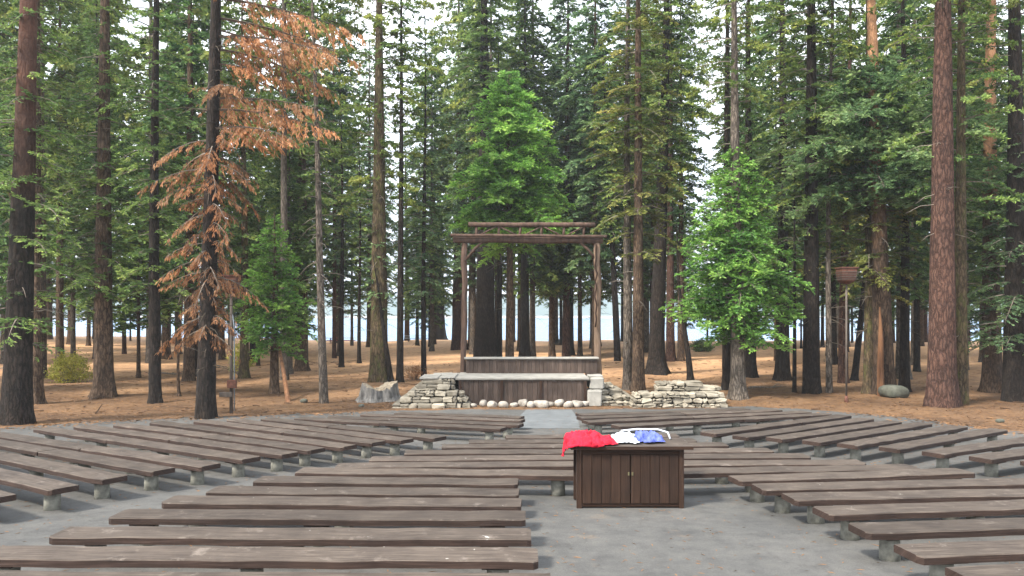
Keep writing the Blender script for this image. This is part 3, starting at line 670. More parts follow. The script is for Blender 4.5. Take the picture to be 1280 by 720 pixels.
from itertools import groupby
nth = ['first', 'second', 'third', 'fourth', 'fifth', 'sixth', 'seventh', 'eighth', 'ninth', 'tenth', 'eleventh', 'twelfth', 'thirteenth', 'fourteenth', 'fifteenth', 'sixteenth', 'seventeenth', 'eighteenth', 'nineteenth', 'twentieth'] + ['twenty-' + q for q in ('first', 'second', 'third', 'fourth', 'fifth', 'sixth', 'seventh', 'eighth')]
far_list.sort(key=lambda q: (q[0], q[1], q[2]))
for (zn_, kd), items in groupby(far_list, key=lambda q: (q[0], q[1])):
    items = list(items)
    for i, q in enumerate(items):
        q[4]['label'] = (f'{nth[i]} {KW[kd][1]} from left, far back {zn_}' if len(items) > 1 else f'lone {KW[kd][1]} far back {zn_}')
# ------------------------------------------------------------------ benches
def bench(label, group, p0, p1, far_tip=None, w=.46, joint=None, name='bench'):
    """p0, p1: ends of the near edge of the seat; far_tip: 0/1 when that end was given as its far corner"""
    a_ = Vector(p0); b_ = Vector(p1); d = (b_ - a_).normalized(); nrm = Vector((-d.y, d.x))
    if far_tip == 0: a_ = a_ - nrm * w; d = (b_ - a_).normalized(); nrm = Vector((-d.y, d.x))
    if far_tip == 1: b_ = b_ - nrm * w; d = (b_ - a_).normalized(); nrm = Vector((-d.y, d.x))
    L = (b_ - a_).length; mid = (a_ + b_) / 2 + nrm * w / 2
    ang = math.atan2(d.y, d.x)
    root = empty(name, (mid.x, mid.y, gz0(mid.y)), ang); tag(root, label, 'bench', group)
    zg = lambda u: gz0(mid.y + d.y * u) - gz0(mid.y)
    n_ = max(6, int(L / .4)); th = .085; ch = .05; wav = [random.uniform(-.012, .012) for _ in range(n_ + 1)]; sag = [random.uniform(-.007, .007) for _ in range(n_ + 1)]
    cuts = [(-L / 2, L / 2)] if L < 6.6 else [(-L / 2, -.004 + L * random.uniform(-.08, .08)), None]
    if cuts[-1] is None: cuts[-1] = (cuts[0][1] + .012, L / 2)
    for (u0, u1) in cuts:
        mb = MB(); k = max(4, int((u1 - u0) / .4)); st = [u0, u0 + ch] + [u0 + (u1 - u0) * i / k for i in range(1, k)] + [u1 - ch, u1]
        tl = random.uniform(-.006, .006); V = []; uv = []; off = random.uniform(0, 50)
        for i, u in enumerate(st):
            e_ = ch if i in (0, len(st) - 1) else 0
            j = wav[i % (n_ + 1)]; s_ = sag[i % (n_ + 1)] + zg(u) + .40 + tl
            e0 = e_ * random.uniform(.3, 1)
            for (y_, z_) in ((-w / 2 + e0 + j, -th), (-w / 2 + e0 + j, -.012), (-w / 2 + e0 + j + .012, 0), (w / 2 - e0 - .012 + j * .5, 0), (w / 2 - e0 + j * .5, -.012), (w / 2 - e0 + j * .5, -th)):
                V.append((u, y_, s_ + z_)); uv.append((u + off, y_ + z_))
        fs, mi = [], []
        for i in range(len(st) - 1):
            for q in range(6):
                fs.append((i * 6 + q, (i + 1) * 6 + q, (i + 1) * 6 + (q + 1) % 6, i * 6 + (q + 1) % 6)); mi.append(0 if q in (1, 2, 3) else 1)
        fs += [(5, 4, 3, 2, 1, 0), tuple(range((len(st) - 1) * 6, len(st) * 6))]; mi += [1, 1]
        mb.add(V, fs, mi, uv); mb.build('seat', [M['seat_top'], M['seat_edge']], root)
    nl = max(2, int(round((L - .9) / 2.4)) + 1)
    for i in range(nl):
        u = -L / 2 + .42 + (L - .84) * i / (nl - 1); zz = zg(u)
        mb = MB(); mb.tube([(u, 0, zz - .05), (u, 0, zz + .26), (u, 0, zz + .30)], [.122, .115, .11], 18); mb.build('leg', M['leg_concrete'], root, True)
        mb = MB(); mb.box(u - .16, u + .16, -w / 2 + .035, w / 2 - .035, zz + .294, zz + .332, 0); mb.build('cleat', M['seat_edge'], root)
    return root
S = .40
def Ws(px, py): return W(px, py, S)
ordn = ['first', 'second', 'third', 'fourth', 'fifth', 'sixth', 'seventh', 'eighth', 'ninth', 'tenth', 'eleventh', 'twelfth', 'thirteenth', 'fourteenth']
# central rows left of the aisle, from the camera outwards
CL = [((-60, 734), (690, 737)), ((-60, 698), (673, 700)), ((60, 670), (664, 673)), ((134, 647), (657, 649)), ((200, 628), (651, 632)), ((256, 614.5), (648, 618)), ((316, 602), (647, 605))]
clab = ['cut off by the bottom edge of the photo', 'with its cut end just above the bottom edge', 'second complete row up from the bottom edge', 'third row up from the bottom edge', 'fourth row up from the bottom edge', 'fifth row up from the bottom edge', 'last short row before the long ones']
for i, (p, q) in enumerate(CL):
    bench('bench left of the aisle, ' + clab[i], 'straight benches left of the aisle', Ws(*p), Ws(*q))
# long rows that pass behind the cabinet
CC = [((368, 590), (726, 593.5)), ((418, 583.5), (1084, 579)), ((461, 575.5), (1015, 571)), ((505, 567), (969, 564)), ((552, 559.5), (912, 557)), ((586, 553), (872, 551)), ((633, 547), (850, 545))]
bench('long bench nearest behind the cabinet, its left half with a leg at the aisle', 'long benches behind the cabinet', Ws(368, 590), Ws(729, 593.5))
bench('long bench nearest behind the cabinet, its right half running on to the right', 'long benches behind the cabinet', Ws(731, 593.5), Ws(1152, 585.5))
for i, (p, q) in enumerate(CC[1:]):
    bench(f'long bench behind the cabinet, {ordn[i + 1]} row beyond it', 'long benches behind the cabinet', Ws(*p), Ws(*q), joint=.5)
# right front fan
RF = [((925, 601), (1221, 591)), ((954, 612.5), (1330, 604)), ((994, 624), (1400, 616)), ((1038, 642.5), (1420, 629)), ((1085, 665.5), (1430, 655)), ((1149, 694.5), (1440, 684)), ((1222, 727), (1500, 716))]
rl = ['farthest of its block, its right end inside the photo', 'second farthest of its block', 'third farthest of its block', 'fourth farthest, in the middle of its block', 'third nearest, with a tall pale leg in full view', 'second nearest, with white specks on the seat', 'nearest, cut off by the bottom right corner']
for i, (p, q) in enumerate(RF):
    bench('bench right of the aisle, ' + rl[i], 'benches right of the aisle', Ws(*p), Ws(*q))
# left fanned block: near edge's far end, aisle tip (far corner)
Lt = [(22, 618), (100, 606), (160, 594), (220, 585), (277, 579), (326, 571), (373, 565), (407, 559.5), (447, 556), (482, 551), (517, 548), (558, 545)]
Lf = [None, None, None, None, (-40, 540), (41, 536), (91, 533), (141, 531), (186, 528), (241, 526), (282, 525), (324, 524)]
dirL = Vector((-.82, .572))
for i, t_ in enumerate(Lt):
    tip = Vector(Ws(*t_)); fr = Vector(Ws(*Lf[i])) if Lf[i] else tip + dirL * 8.0 - Vector((.572, .82)) * .46
    bench(f'plank bench in the left fanned block, {ordn[i]} from the near left corner' if i < 6 else f'plank bench in the left fanned block, {ordn[11 - i]} from its far end' if i < 11 else 'plank bench at the far end of the left fanned block, nearest the stone steps', 'benches of the left fanned block', fr, tip, far_tip=1)
for i, (p, q) in enumerate([((366, 523), (625, 536)), ((408, 521), (648, 531)), ((450, 518.5), (650, 526)), ((492, 516.5), (650, 522))]):
    bench(f'short plank bench between the stone steps and the pale path, {ordn[i]} from the camera', 'benches left of the pale path', Ws(*p), Ws(*q))
# right fanned block: aisle tip (far corner), near edge's far end
Rt = [(875, 540), (915, 544), (957, 546.5), (1002, 550), (1046, 554), (1098, 558), (1152, 564), (1211, 570), (1275, 576.5)]
Rf = [(1065, 519.5), (1094, 523), (1128, 527), (1166, 529), (1211, 533), (1261, 537), (1330, 545), (1400, 551), (1470, 557)]
for i in range(9):
    bench(f'plank bench in the right fanned block, {ordn[i]} from the pale path' if i < 8 else 'plank bench in the right fanned block, nearest at the right edge', 'benches of the right fanned block', Ws(*Rt[i]), Ws(*Rf[i]), far_tip=0)
for i, (p, q) in enumerate([((775, 533), (1041, 517.3)), ((736, 527.5), (1015, 515)), ((728, 522.5), (979, 512.8)), ((726, 518.5), (939, 511.5))]):
    bench(f'short bench between the pale path and low stone wall, {ordn[i]} from the camera', 'benches right of the pale path', Ws(*p), Ws(*q))

# ------------------------------------------------------------------ cabinet and cloths
x0, yc = W(721, 636); x1, _ = W(855, 636); zg_ = gz0(yc); cw = x1 - x0; cd = .66; chh = .94
cab = empty('cabinet', ((x0 + x1) / 2, yc + cd / 2, zg_)); tag(cab, 'dark brown wooden cabinet with two board doors standing in the aisle', 'cabinet')
hw, hd = cw / 2, cd / 2
mb = MB()
mb.box(-hw + .03, hw - .03, hd - .03, hd, .03, chh, 0); mb.box(-hw + .03, -hw + .055, -hd + .02, hd - .03, .03, chh, 0); mb.box(hw - .055, hw - .03, -hd + .02, hd - .03, .03, chh, 0)
mb.box(-hw + .056, hw - .056, -hd + .05, hd - .031, .05, .08, 0); mb.build('carcass', M['cabinet_wood'], cab)
for sx in (-1, 1):
    for sy in (-1, 1):
        mb = MB(); cx = sx * (hw - .04); cy = sy * (hd - .03)
        mb.box(cx - .04, cx + .04, cy - .04, cy + .04, 0, chh + .005, 0, 0, .006); mb.build('corner_post', M['cabinet_wood'], cab)
mb = MB(); mb.box(-hw + .081, hw - .081, -hd + .006, -hd + .03, .86, chh, 0); mb.build('rail', M['cabinet_wood'], cab)
mb = MB(); mb.box(-hw + .081, hw - .081, -hd + .006, -hd + .03, .035, .085, 0); mb.build('rail', M['cabinet_wood'], cab)
for s_, (a0, a1) in enumerate(((-hw + .085, -.006), (.006, hw - .085))):
    d_ = empty('door', (0, 0, 0)); mb = MB(); nb_ = 5; bw = (a1 - a0) / nb_
    for k in range(nb_):
        mb.box(a0 + k * bw + .003, a0 + (k + 1) * bw - .003, -hd - .018 + random.uniform(-.003, .003), -hd + .004, .088, .857, 0, 0, .004)
    bpy.data.objects.remove(d_); d_ = mb.build('door', M['cabinet_wood'], cab)
    mb = MB(); xh = -.03 if s_ == 0 else .03
    mb.box(xh - .014, xh + .014, -hd - .035, -hd - .022, .53, .585, 0, 0, .004); mb.tube([(xh, -hd - .035, .54), (xh, -hd - .05, .545), (xh, -hd - .05, .57), (xh, -hd - .035, .575)], .005, 8); mb.build('handle', M['brass'], d_)
mb = MB(); mb.box(-hw - .10, hw + .13, -hd - .09, hd + .12, chh + .006, chh + .058, [1, 0] + [1, 1, 1, 1], 0)
mb.build('countertop', [M['seat_top'], M['cabinet_wood']], cab)
ct = zg_ + chh + .06
def heap(name, label, cat, cx, cy, rx, ry, hh, material, seed, drape=None, rot=0, nn=110):
    """crumpled cloth: a thin folded sheet lying in a low heap, an optional corner falling over the edge"""
    u = np.linspace(-1, 1, nn); U, V_ = np.meshgrid(u, u)
    rr = np.maximum(np.abs(U), np.abs(V_)) * .55 + np.hypot(U, V_) * .45
    out = 1 + .16 * (vnoise(np.arctan2(V_, U) * 2 + 9, rr * 0, 1.0, seed) - .5) * 2
    X = U * rx * out; Y = V_ * ry * out
    X, Y = X * math.cos(rot) - Y * math.sin(rot), X * math.sin(rot) + Y * math.cos(rot)
    X = X + (vnoise(X, Y, 14, seed + 1) - .5) * .05; Y = Y + (vnoise(X, Y, 13, seed + 2) - .5) * .05
    fold = np.abs(vnoise(X * 1.6 + Y * .5, Y * .5, 7, seed + 3) - .5) * 2; fold2 = np.abs(vnoise(X * 1.2, Y * .6 - X, 13, seed + 4) - .5) * 2
    Z = hh * (np.clip(1 - rr ** 2.2, 0, 1)) ** .6 * (.42 + .62 * (1 - fold) ** 1.6 + .16 * (1 - fold2)) + .012 + .02 * (1 - fold2)
    wx, wy = X + cx, Y + cy; Z = Z + ct
    if drape is not None:
        ex, ey = drape                    # counter's left and front edge
        ox = np.maximum(ex - wx, 0); oy = np.maximum(ey - wy, 0)
        over = np.hypot(ox, oy)
        Z = np.where(over > 0, ct + .02 + (Z - ct - .02) * np.exp(-over * 9) - over * 1.15, Z)
        wx = np.where(ox > 0, ex - .02 - ox * .16 - .05 * vnoise(wy, Z, 16, seed + 6), wx); wy = np.where(oy > 0, ey - .02 - oy * .16 - .05 * vnoise(wx, Z, 16, seed + 7), wy)
    P = np.stack([wx, wy, Z], -1).reshape(-1, 3); i = (np.arange(nn - 1)[:, None] * nn + np.arange(nn - 1)[None]).reshape(-1)
    o = raw_mesh(name, P, np.stack([i, i + 1, i + nn + 1, i + nn], -1), material, True)
    md = o.modifiers.new('solid', 'SOLIDIFY'); md.thickness = .008; md.offset = 1
    return tag(o, label, cat)
fx, fy = (x0 + x1) / 2, yc + cd / 2
exl, eyf = fx - hw - .10, fy - hd - .09
heap('red_cloth', 'crumpled bright red cloth hanging over the left corner of the cabinet top', 'cloth', exl + .27, eyf + .30, .42, .34, .15, M['red_cloth'], 3, (exl, eyf), .12, 90)
heap('white_cloth', 'white crumpled cloth between the red and blue ones on the cabinet', 'cloth', exl + .90, eyf + .44, .20, .27, .11, M['white_cloth'], 14)
heap('blue_cloth', 'blue crumpled bundle right of the white cloth on the cabinet', 'cloth', exl + 1.26, eyf + .46, .29, .22, .13, M['blue_cloth'], 29)
mb = MB(); mb.tube([(exl + .86, eyf + .72, ct + .02), (exl + .90, eyf + .74, ct + .13), (exl + 1.15, eyf + .75, ct + .155), (exl + 1.5, eyf + .75, ct + .15), (exl + 1.66, eyf + .70, ct + .11), (exl + 1.68, eyf + .6, ct + .02)], .016, 8)
tag(mb.build('cloth_strap', M['white_cloth'], None, True), 'thin white strap arching behind the blue and white cloths', 'strap')

# ------------------------------------------------------------------ stage
zs = -1.15
def stones(mb, x0, x1, y0, y1, z0, z1, sw=.55, j=.022, mi=0):
    x = x0
    while x < x1 - .05:
        w_ = min(sw * random.uniform(.55, 1.5), x1 - x)
        if x1 - x - w_ < .15: w_ = x1 - x
        yy = y0 + random.uniform(-.07, .07); zt = z1 - random.uniform(.002, .03)
        if random.random() < .35 and w_ > .25:
            zm = z0 + (zt - z0) * random.uniform(.38, .6); mb.box(x + .008, x + w_ - .012, yy, y1, z0 + .004, zm - .01, mi, j, .03)
            xm = x + w_ * random.uniform(.35, .65); mb.box(x + .012, xm - .01, yy + .03, y1, zm, zt, mi, j, .03); mb.box(xm + .01, x + w_ - .008, yy - .01, y1, zm, zt - .01, mi, j, .03)
        else: mb.box(x + .008, x + w_ - .008, yy, y1, z0 + .004, zt, mi, j * 1.3, .04)
        x += w_
st = empty('stage', (0, 32, zs)); tag(st, 'low wooden stage with dark board front and pale stone slab top', 'stage')
def part(mb, name, m_, parent, smooth=False):
    o = mb.build(name, m_, parent, smooth); o.location = (-parent.location[0], -parent.location[1], -parent.location[2]); return o
mb = MB(); xa, xb = -2.17, 3.05
k = 26; bw = (xb - xa) / k
for i in range(k): mb.box(xa + i * bw + .004, xa + (i + 1) * bw - .004, 31.0 + random.uniform(-.006, .006), 31.05, zs, -.11, 0, 0, .004)
part(mb, 'front_panel', M['stage_wood'], st)
for xx in (xa + .06, xa + 1.75, xa + 3.35, xb - .06):
    mb = MB(); mb.box(xx - .06, xx + .06, 30.94, 30.992, zs, -.11, 0, 0, .006); part(mb, 'batten', M['cabinet_wood'], st)
mb = MB(); mb.box(-2.3, 3.15, 30.9, 34.2, -.108, -.015, 0, .012, .02); mb.box(-3.1, -2.303, 31.25, 33.6, -.11, -.03, 0, .02, .02); part(mb, 'deck', M['stone_cap'], st)
mb = MB(); mb.box(xa, xb, 31.1, 34.1, zs, -.12, 0); part(mb, 'core', M['stone'], st)
# low wall at the back of the stage
bw_ = empty('backdrop_wall', (.85, 33.4, -.02)); tag(bw_, 'low boarded wall with a light cap along the back of the stage', 'wall')
mb = MB(); k = 34; a0, a1 = -2.02, 3.74; q_ = (a1 - a0) / k
for i in range(k): mb.box(a0 + i * q_ + .003, a0 + (i + 1) * q_ - .003, 33.3 + random.uniform(-.005, .005), 33.62, -.2 if a0 + i * q_ > 3.1 else -.012, .60, 0, 0, .004)
part(mb, 'board', M['stage_wood'], bw_)
mb = MB(); mb.box(-2.1, 3.80, 33.2, 33.72, .605, .685, 0, .008, .012); part(mb, 'cap', M['stone_cap'], bw_)
# log gateway
gt = empty('log_gateway', (.85, 33.9, zs)); tag(gt, 'rustic gateway of reddish logs standing over the back of the stage', 'gateway')
def wob_line(a_, b_, n_=9, j=.035):
    a_, b_ = Vector(a_), Vector(b_); return [a_ + (b_ - a_) * i / (n_ - 1) + Vector([random.uniform(-j, j) for _ in range(3)]) * (0 if i in (0, n_ - 1) else 1) for i in range(n_)]
mb = MB(); mb.tube(wob_line((-2.18, 33.95, zs - .1), (-2.12, 33.95, 5.75)), [.13 + .01 * math.sin(i * 2) for i in range(9)], 12); part(mb, 'post', M['old_log'], gt, True)
mb = MB(); mb.tube(wob_line((3.86, 33.95, zs - .1), (3.80, 33.95, 5.75), 9, .05), [.15 - .01 * math.sin(i * 2) for i in range(9)], 12); part(mb, 'post', M['tan_log'], gt, True)
mb = MB(); mb.tube(wob_line((-2.62, 33.9, 5.90), (4.05, 33.9, 5.86), 9, .02), .15, 12); part(mb, 'lintel', M['old_log'], gt, True)
mb = MB(); mb.tube(wob_line((-2.72, 33.68, 6.08), (4.2, 33.68, 6.02), 9, .015), .07, 10); part(mb, 'rail', M['old_log'], gt, True)
mb = MB(); mb.tube(wob_line((-1.95, 33.9, 6.58), (3.7, 33.9, 6.55), 9, .02), .11, 12); part(mb, 'top_log', M['old_log'], gt, True)
for xx in (-1.6, -.6, .35, 1.3, 2.3, 3.2):
    mb = MB(); mb.tube([(xx, 33.92, 6.0), (xx + .02, 33.92, 6.52)], .06, 8); part(mb, 'short_post', M['old_log'], gt, True)
for xx, s_ in ((-1.6, 1), (-.6, -1), (.4, 1), (1.35, -1), (2.3, 1)):
    mb = MB(); mb.tube([(xx + (.05 if s_ > 0 else .9), 33.88, 6.04), (xx + (.9 if s_ > 0 else .05), 33.88, 6.48)], .035, 8); part(mb, 'lattice', M['old_log'], gt, True)
for xx, s_ in ((-2.1, 1), (3.8, -1)):
    mb = MB(); mb.tube([(xx, 33.9, 4.95), (xx + s_ * .45, 33.9, 5.5), (xx + s_ * .78, 33.9, 5.8)], [.06, .065, .06], 8); part(mb, 'knee_brace', M['old_log'], gt, True)
mb = MB(); mb.tube(wob_line((3.74, 33.72, 5.7), (3.70, 33.7, 2.0), 12, .06), .035, 6); part(mb, 'vine_stem', M['cabinet_wood'], gt, True)
# stone steps, left
ss_ = empty('stone_steps', (-3.6, 31.2, zs)); tag(ss_, 'weathered pale stone steps climbing to the left end of the stage', 'steps')
for i in range(5):
    mb = MB(); xl = -4.72 + .27 * i; xr = -2.19 + (.55 - .12 * i if i < 3 else 0)
    yf = 29.75 + .27 * i; z0_ = zs + .222 * i
    if i < 3: stones(mb, xl, -2.18, yf, 33.3, z0_, z0_ + .22, .5); stones(mb, -2.17, xr, yf + .1, 30.9, z0_, z0_ + .2, .3, .03)
    else: stones(mb, xl, -2.31, yf, 33.4, z0_, z0_ + .22, .6)
    part(mb, 'step', M['stone'], ss_)
mb = MB()
for (a0, a1, b0, b1) in ((-3.75, -3.0, 30.75, 32.4), (-2.98, -2.32, 30.95, 32.8), (-3.4, -2.6, 32.42, 33.3)): mb.box(a0, a1, b0, b1, -.036, .012, 0, .015, .015)
part(mb, 'top_slab', M['stone_cap'], ss_)
# right end: pale block pier and curved steps
pr = empty('stone_pier', (3.4, 31, zs)); tag(pr, 'pale stone block pier at the right end of the stage', 'pier')
mb = MB(); mb.box(3.07, 3.62, 30.55, 31.6, zs, zs + .66, 0, .02, .04); mb.box(3.17, 3.75, 31.0, 32.2, zs + .665, -.02, 0, .03, .04); mb.box(3.16, 3.72, 31.05, 31.9, -.018, .07, 0, .02, .03); part(mb, 'block', M['stone_cap'], pr)
rs = empty('rubble_steps', (4.3, 31.5, zs)); tag(rs, 'grey rubble steps curving down between the pier and the low stone wall', 'steps')
for i in range(4):
    mb = MB(); stones(mb, 3.63 + (.12 if i > 2 else 0), 5.25 - .32 * i, 30.75 + .42 * i, 33.2, zs + .2 * i, zs + .2 * i + .19, .42, .035); part(mb, 'step', M['stone'], rs)
# low dry stone wall
lw = empty('stone_wall', (6.6, 30.6, zs)); tag(lw, 'low two-tiered wall of pale field stone right of the stage', 'wall')
mb = MB()
for i in range(3): stones(mb, 4.75 + .05 * i, 8.55 - .04 * i, 30.05 + .03 * i, 31.0, zs + .2 * i, zs + .2 * i + .195, .36, .03)
part(mb, 'lower_tier', M['stone'], lw)
mb = MB()
for i in range(2): stones(mb, 5.95 + .04 * i, 8.6 - .75 * i, 31.05, 32.0, zs + .6 + .18 * i - (.0), zs + .6 + .18 * i + .175, .5, .03)
stones(mb, 5.95, 8.5, 31.05, 31.9, zs, zs + .6, .6, .02)
part(mb, 'upper_tier', M['stone'], lw)
# ---- rocks
def rock(name, label, cat, x, y, rx, ry, rz, material, seed, group=None, sink=.2, lumps=.22):
    bm = bmesh.new(); bmesh.ops.create_icosphere(bm, subdivisions=3, radius=1); rg = random.Random(seed); offs = [(rg.uniform(-3, 3), rg.uniform(-3, 3), rg.uniform(1.2, 2.6)) for _ in range(4)]
    for v in bm.verts:
        d = sum(math.sin(v.co.x * s_ + a0) * math.cos(v.co.y * s_ + b0 + v.co.z * 1.3) for a0, b0, s_ in offs) / 4
        q = v.co.copy(); q = q * (1 + lumps * d)
        for ax in range(3): q[ax] = math.copysign(abs(q[ax]) ** .82, q[ax])
        v.co = Vector((q.x * rx, q.y * ry, q.z * rz))
    me = bpy.data.meshes.new(name); bm.to_mesh(me); bm.free(); me.materials.append(material); me.polygons.foreach_set('use_smooth', [True] * len(me.polygons))
    o = bpy.data.objects.new(name, me); C.objects.link(o); o.location = (x, y, g1(x, y) + rz * (1 - sink)); o.rotation_euler = (0, 0, rg.uniform(0, 6))
    return tag(o, label, cat, group)
rx_ = [(592, .17), (604, .2), (616, .19), (629, .24), (642, .19), (653, .23), (664, .2), (675, .28), (688, .2), (699, .22), (710, .2), (721, .24), (731, .22)]
for i, (px, s_) in enumerate(rx_):
    y = 30.35 + .25 * math.sin(i * 1.7); x = (px - 640) / F * y
    lab = 'largest white rock in the row before the stage front' if i == 7 else f"pale rounded rock in the stage-front row, {['first', 'second', 'third', 'fourth', 'fifth', 'sixth', 'seventh'][7 - i - 1 if i < 7 else i - 8]} to the {'left' if i < 7 else 'right'} of the largest one"
    rock('edging_rock', lab, 'rock', x, y, s_ * (.85 + .3 * ((i * 7) % 5) / 5), s_ * .8, s_ * (.5 + .35 * ((i * 3) % 4) / 4), M['rock'], i, 'white rocks edging the stage front', .2, .5)
x, y = W(1124, 500); rock('boulder', 'grey green boulder at the foot of the blackish trunk', 'boulder', x + .0, y + .5,   .52, .5, .31, M['boulder'], 77, None, .35, .6)
for i, (px, py, s_, lab) in enumerate([(452, 508, .10, 'left of the stone steps'), (380, 502, .13, 'on the bare ground left of the grey pole-like tree'), (1250, 528, .10, 'on the needles at the right edge'), (900, 505, .12, 'by the right end of the low stone wall')]):
    x, y = W(px, py); rock('small_stone', 'small grey stone ' + lab, 'stone', x, y, s_ * 1.3, s_, s_ * .7, M['boulder'], 90 + i)
# ---- stump
x, y = W(468, 503); sp = empty('tree_stump', (x, y + .6, g1(x, y + .6))); tag(sp, 'broad silvery grey tree stump with splintered sides before the lichen-covered trunk', 'stump')
rg = np.random.default_rng(5); n_ = 56; th = np.linspace(0, 2 * math.pi, n_, endpoint=False); V = []
prof = 1 + .14 * np.sin(th * 3 + 1) + .10 * np.sin(th * 7) + rg.normal(0, .045, n_); top = .62 + .14 * np.sin(th * 2 + .5) + rg.normal(0, .05, n_)
for f_, zf in ((1.28, -.15), (1.16, .05), (1.0, .3), (.93, .7), (.90, 1.0)):
    V.append(np.stack([prof * f_ * .80 * np.cos(th), prof * f_ * .6 * np.sin(th), np.where(zf > 0, top * zf, zf)], -1))
V.append(np.stack([prof * .62 * .80 * np.cos(th), prof * .62 * .6 * np.sin(th), top * .96], -1)); V.append(np.stack([.1 * np.cos(th), .1 * np.sin(th), np.full(n_, .52)], -1))
k = len(V); V = np.concatenate(V); i = (np.arange(k - 1)[:, None] * n_ + np.arange(n_)[None]).reshape(-1); j = (np.arange(k - 1)[:, None] * n_ + (np.arange(n_) + 1)[None] % n_).reshape(-1)
Fq = np.stack([i, j, j + n_, i + n_], -1); mi = np.concatenate([np.zeros(4 * n_), np.ones(2 * n_)])
raw_mesh('wood', V, Fq, [M['stump'], M['stump_top']], False, None, mi).parent = sp
# ---- split wood on the splintered trunk + broken stem by the young conifer
x, y = W(1101, 496)
mb = MB(); mb.tube([(x - .05, y - .12, g1(x, y) - .1), (x - .06, y - .06, .2), (x - .02, y - .04, 1.4), (x + .0, y + .1, 2.9)], [.17, .14, .12, .03], 7)
tag(mb.build('split_log', M['split_wood']), 'raw orange splintered slab leaning on the thick rough trunk', 'log')
x, y = W(361, 501); xt, yt = W(349, 488)
mb = MB(); mb.tube([(x, y, g1(x, y) - .1), ((x + xt) / 2, (y + yt) / 2, -.1), (xt, yt, .95)], [.11, .09, .07], 8)
tag(mb.build('leaning_log', M['split_wood']), 'broken orange brown stem leaning against the young bright conifer', 'log')
for k_, (px, py, L, az_, lab) in enumerate([(590, 436, 4.5, .1, 'long pale fallen branch on the ground behind the stage, left of centre'), (215, 468, 3.2, -.15, 'fallen grey branch on the bare ground left of the rust-needled tree'), (960, 487, 2.2, .3, 'thin fallen branch on the needles right of the leafy crown')]):
    x, y = W(px, py); A = [(x + L * (t - .5) * math.cos(az_), y + L * (t - .5) * math.sin(az_) + .12 * math.sin(t * 7), g1(x + L * (t - .5) * math.cos(az_), y + L * (t - .5) * math.sin(az_)) + .05 + .03 * math.sin(t * 9)) for t in np.linspace(0, 1, 8)]
    mb = MB(); mb.tube(A, [.06, .055, .05, .045, .04, .03, .022, .012], 6); p0 = A[4]; mb.tube([p0, (p0[0] + .4, p0[1] + .3, p0[2] + .15), (p0[0] + .9, p0[1] + .4, p0[2] + .12)], [.03, .02, .008], 5)
    tag(mb.build('fallen_branch', M['twig']), lab, 'branch')
# ---- lamps
def lamp(label, px, py, ytop, sc_, boxes=False):
    x, y = W(px, py); z = g1(x, y); h = (py - ytop) * y / F
    r_ = empty('lamp_post', (x, y, z)); tag(r_, label, 'lamp post')
    mb = MB(); mb.tube([(0, 0, -.2), (0, 0, h - .62)], [.065, .055] if boxes else [.04, .04], 10); mb.build('pole', M['pole'], r_, True)
    s_ = .27 * sc_; lt = empty
    mb = MB(); z0_ = h - .62
    vs = []
    for zz, w_ in ((z0_ - .05, .09), (z0_ + .08, s_ * .85), (z0_ + .50, s_), (z0_ + .60, s_ * .98)): vs += [(a_ * w_, b_ * w_, zz) for a_, b_ in ((-1, -1), (1, -1), (1, 1), (-1, 1))]
    fs = [(3, 2, 1, 0), (12, 13, 14, 15)] + [(i * 4 + q, i * 4 + (q + 1) % 4, i * 4 + 4 + (q + 1) % 4, i * 4 + 4 + q) for i in range(3) for q in range(4)]
    mb.add(vs, fs); ho_ = mb.build('lamp_housing', M['rust'], r_)
    mb = MB(); mb.box(-s_ - .04, s_ + .04, -s_ - .04, s_ + .04, z0_ + .602, z0_ + .65, 0); mb.build('lid', M['rust'], ho_)
    mb = MB()
    for k_ in range(4): mb.box(-s_ - .012, s_ + .012, -s_ - .012, s_ + .012, z0_ + .14 + k_ * .1, z0_ + .165 + k_ * .1, 0)
    mb.build('louvre', M['pole'], ho_)
    if boxes:
        mb = MB(); mb.tube([(.12, -.02, .1), (.12, -.02, h * .62), (.05, 0, h * .72)], .022, 8); mb.build('conduit', M['pipe'], r_, True)
        mb = MB(); mb.box(-.09, .24, -.2, -.07, .95, 1.25, 0, 0, .01); mb.build('switch_box', M['rust'], r_)
        mb = MB(); mb.box(-.38, .10, -.18, -.07, .62, .80, 0, 0, .01); mb.build('outlet_box', M['pole'], r_)
    else:
        mb = MB(); mb.tube([(0, 0, -.1), (0, 0, .28)], [.10, .06], 10); mb.build('foot', M['rust'], r_, True)
lamp('rusty box lantern on a dark wooden post with switch boxes beside the rust-needled tree', 289, 516, 344, 1.0, True)
lamp('rusty louvred lantern on a thin grey pole in front of the splintered group at right', 1058, 505, 337, 1.15)
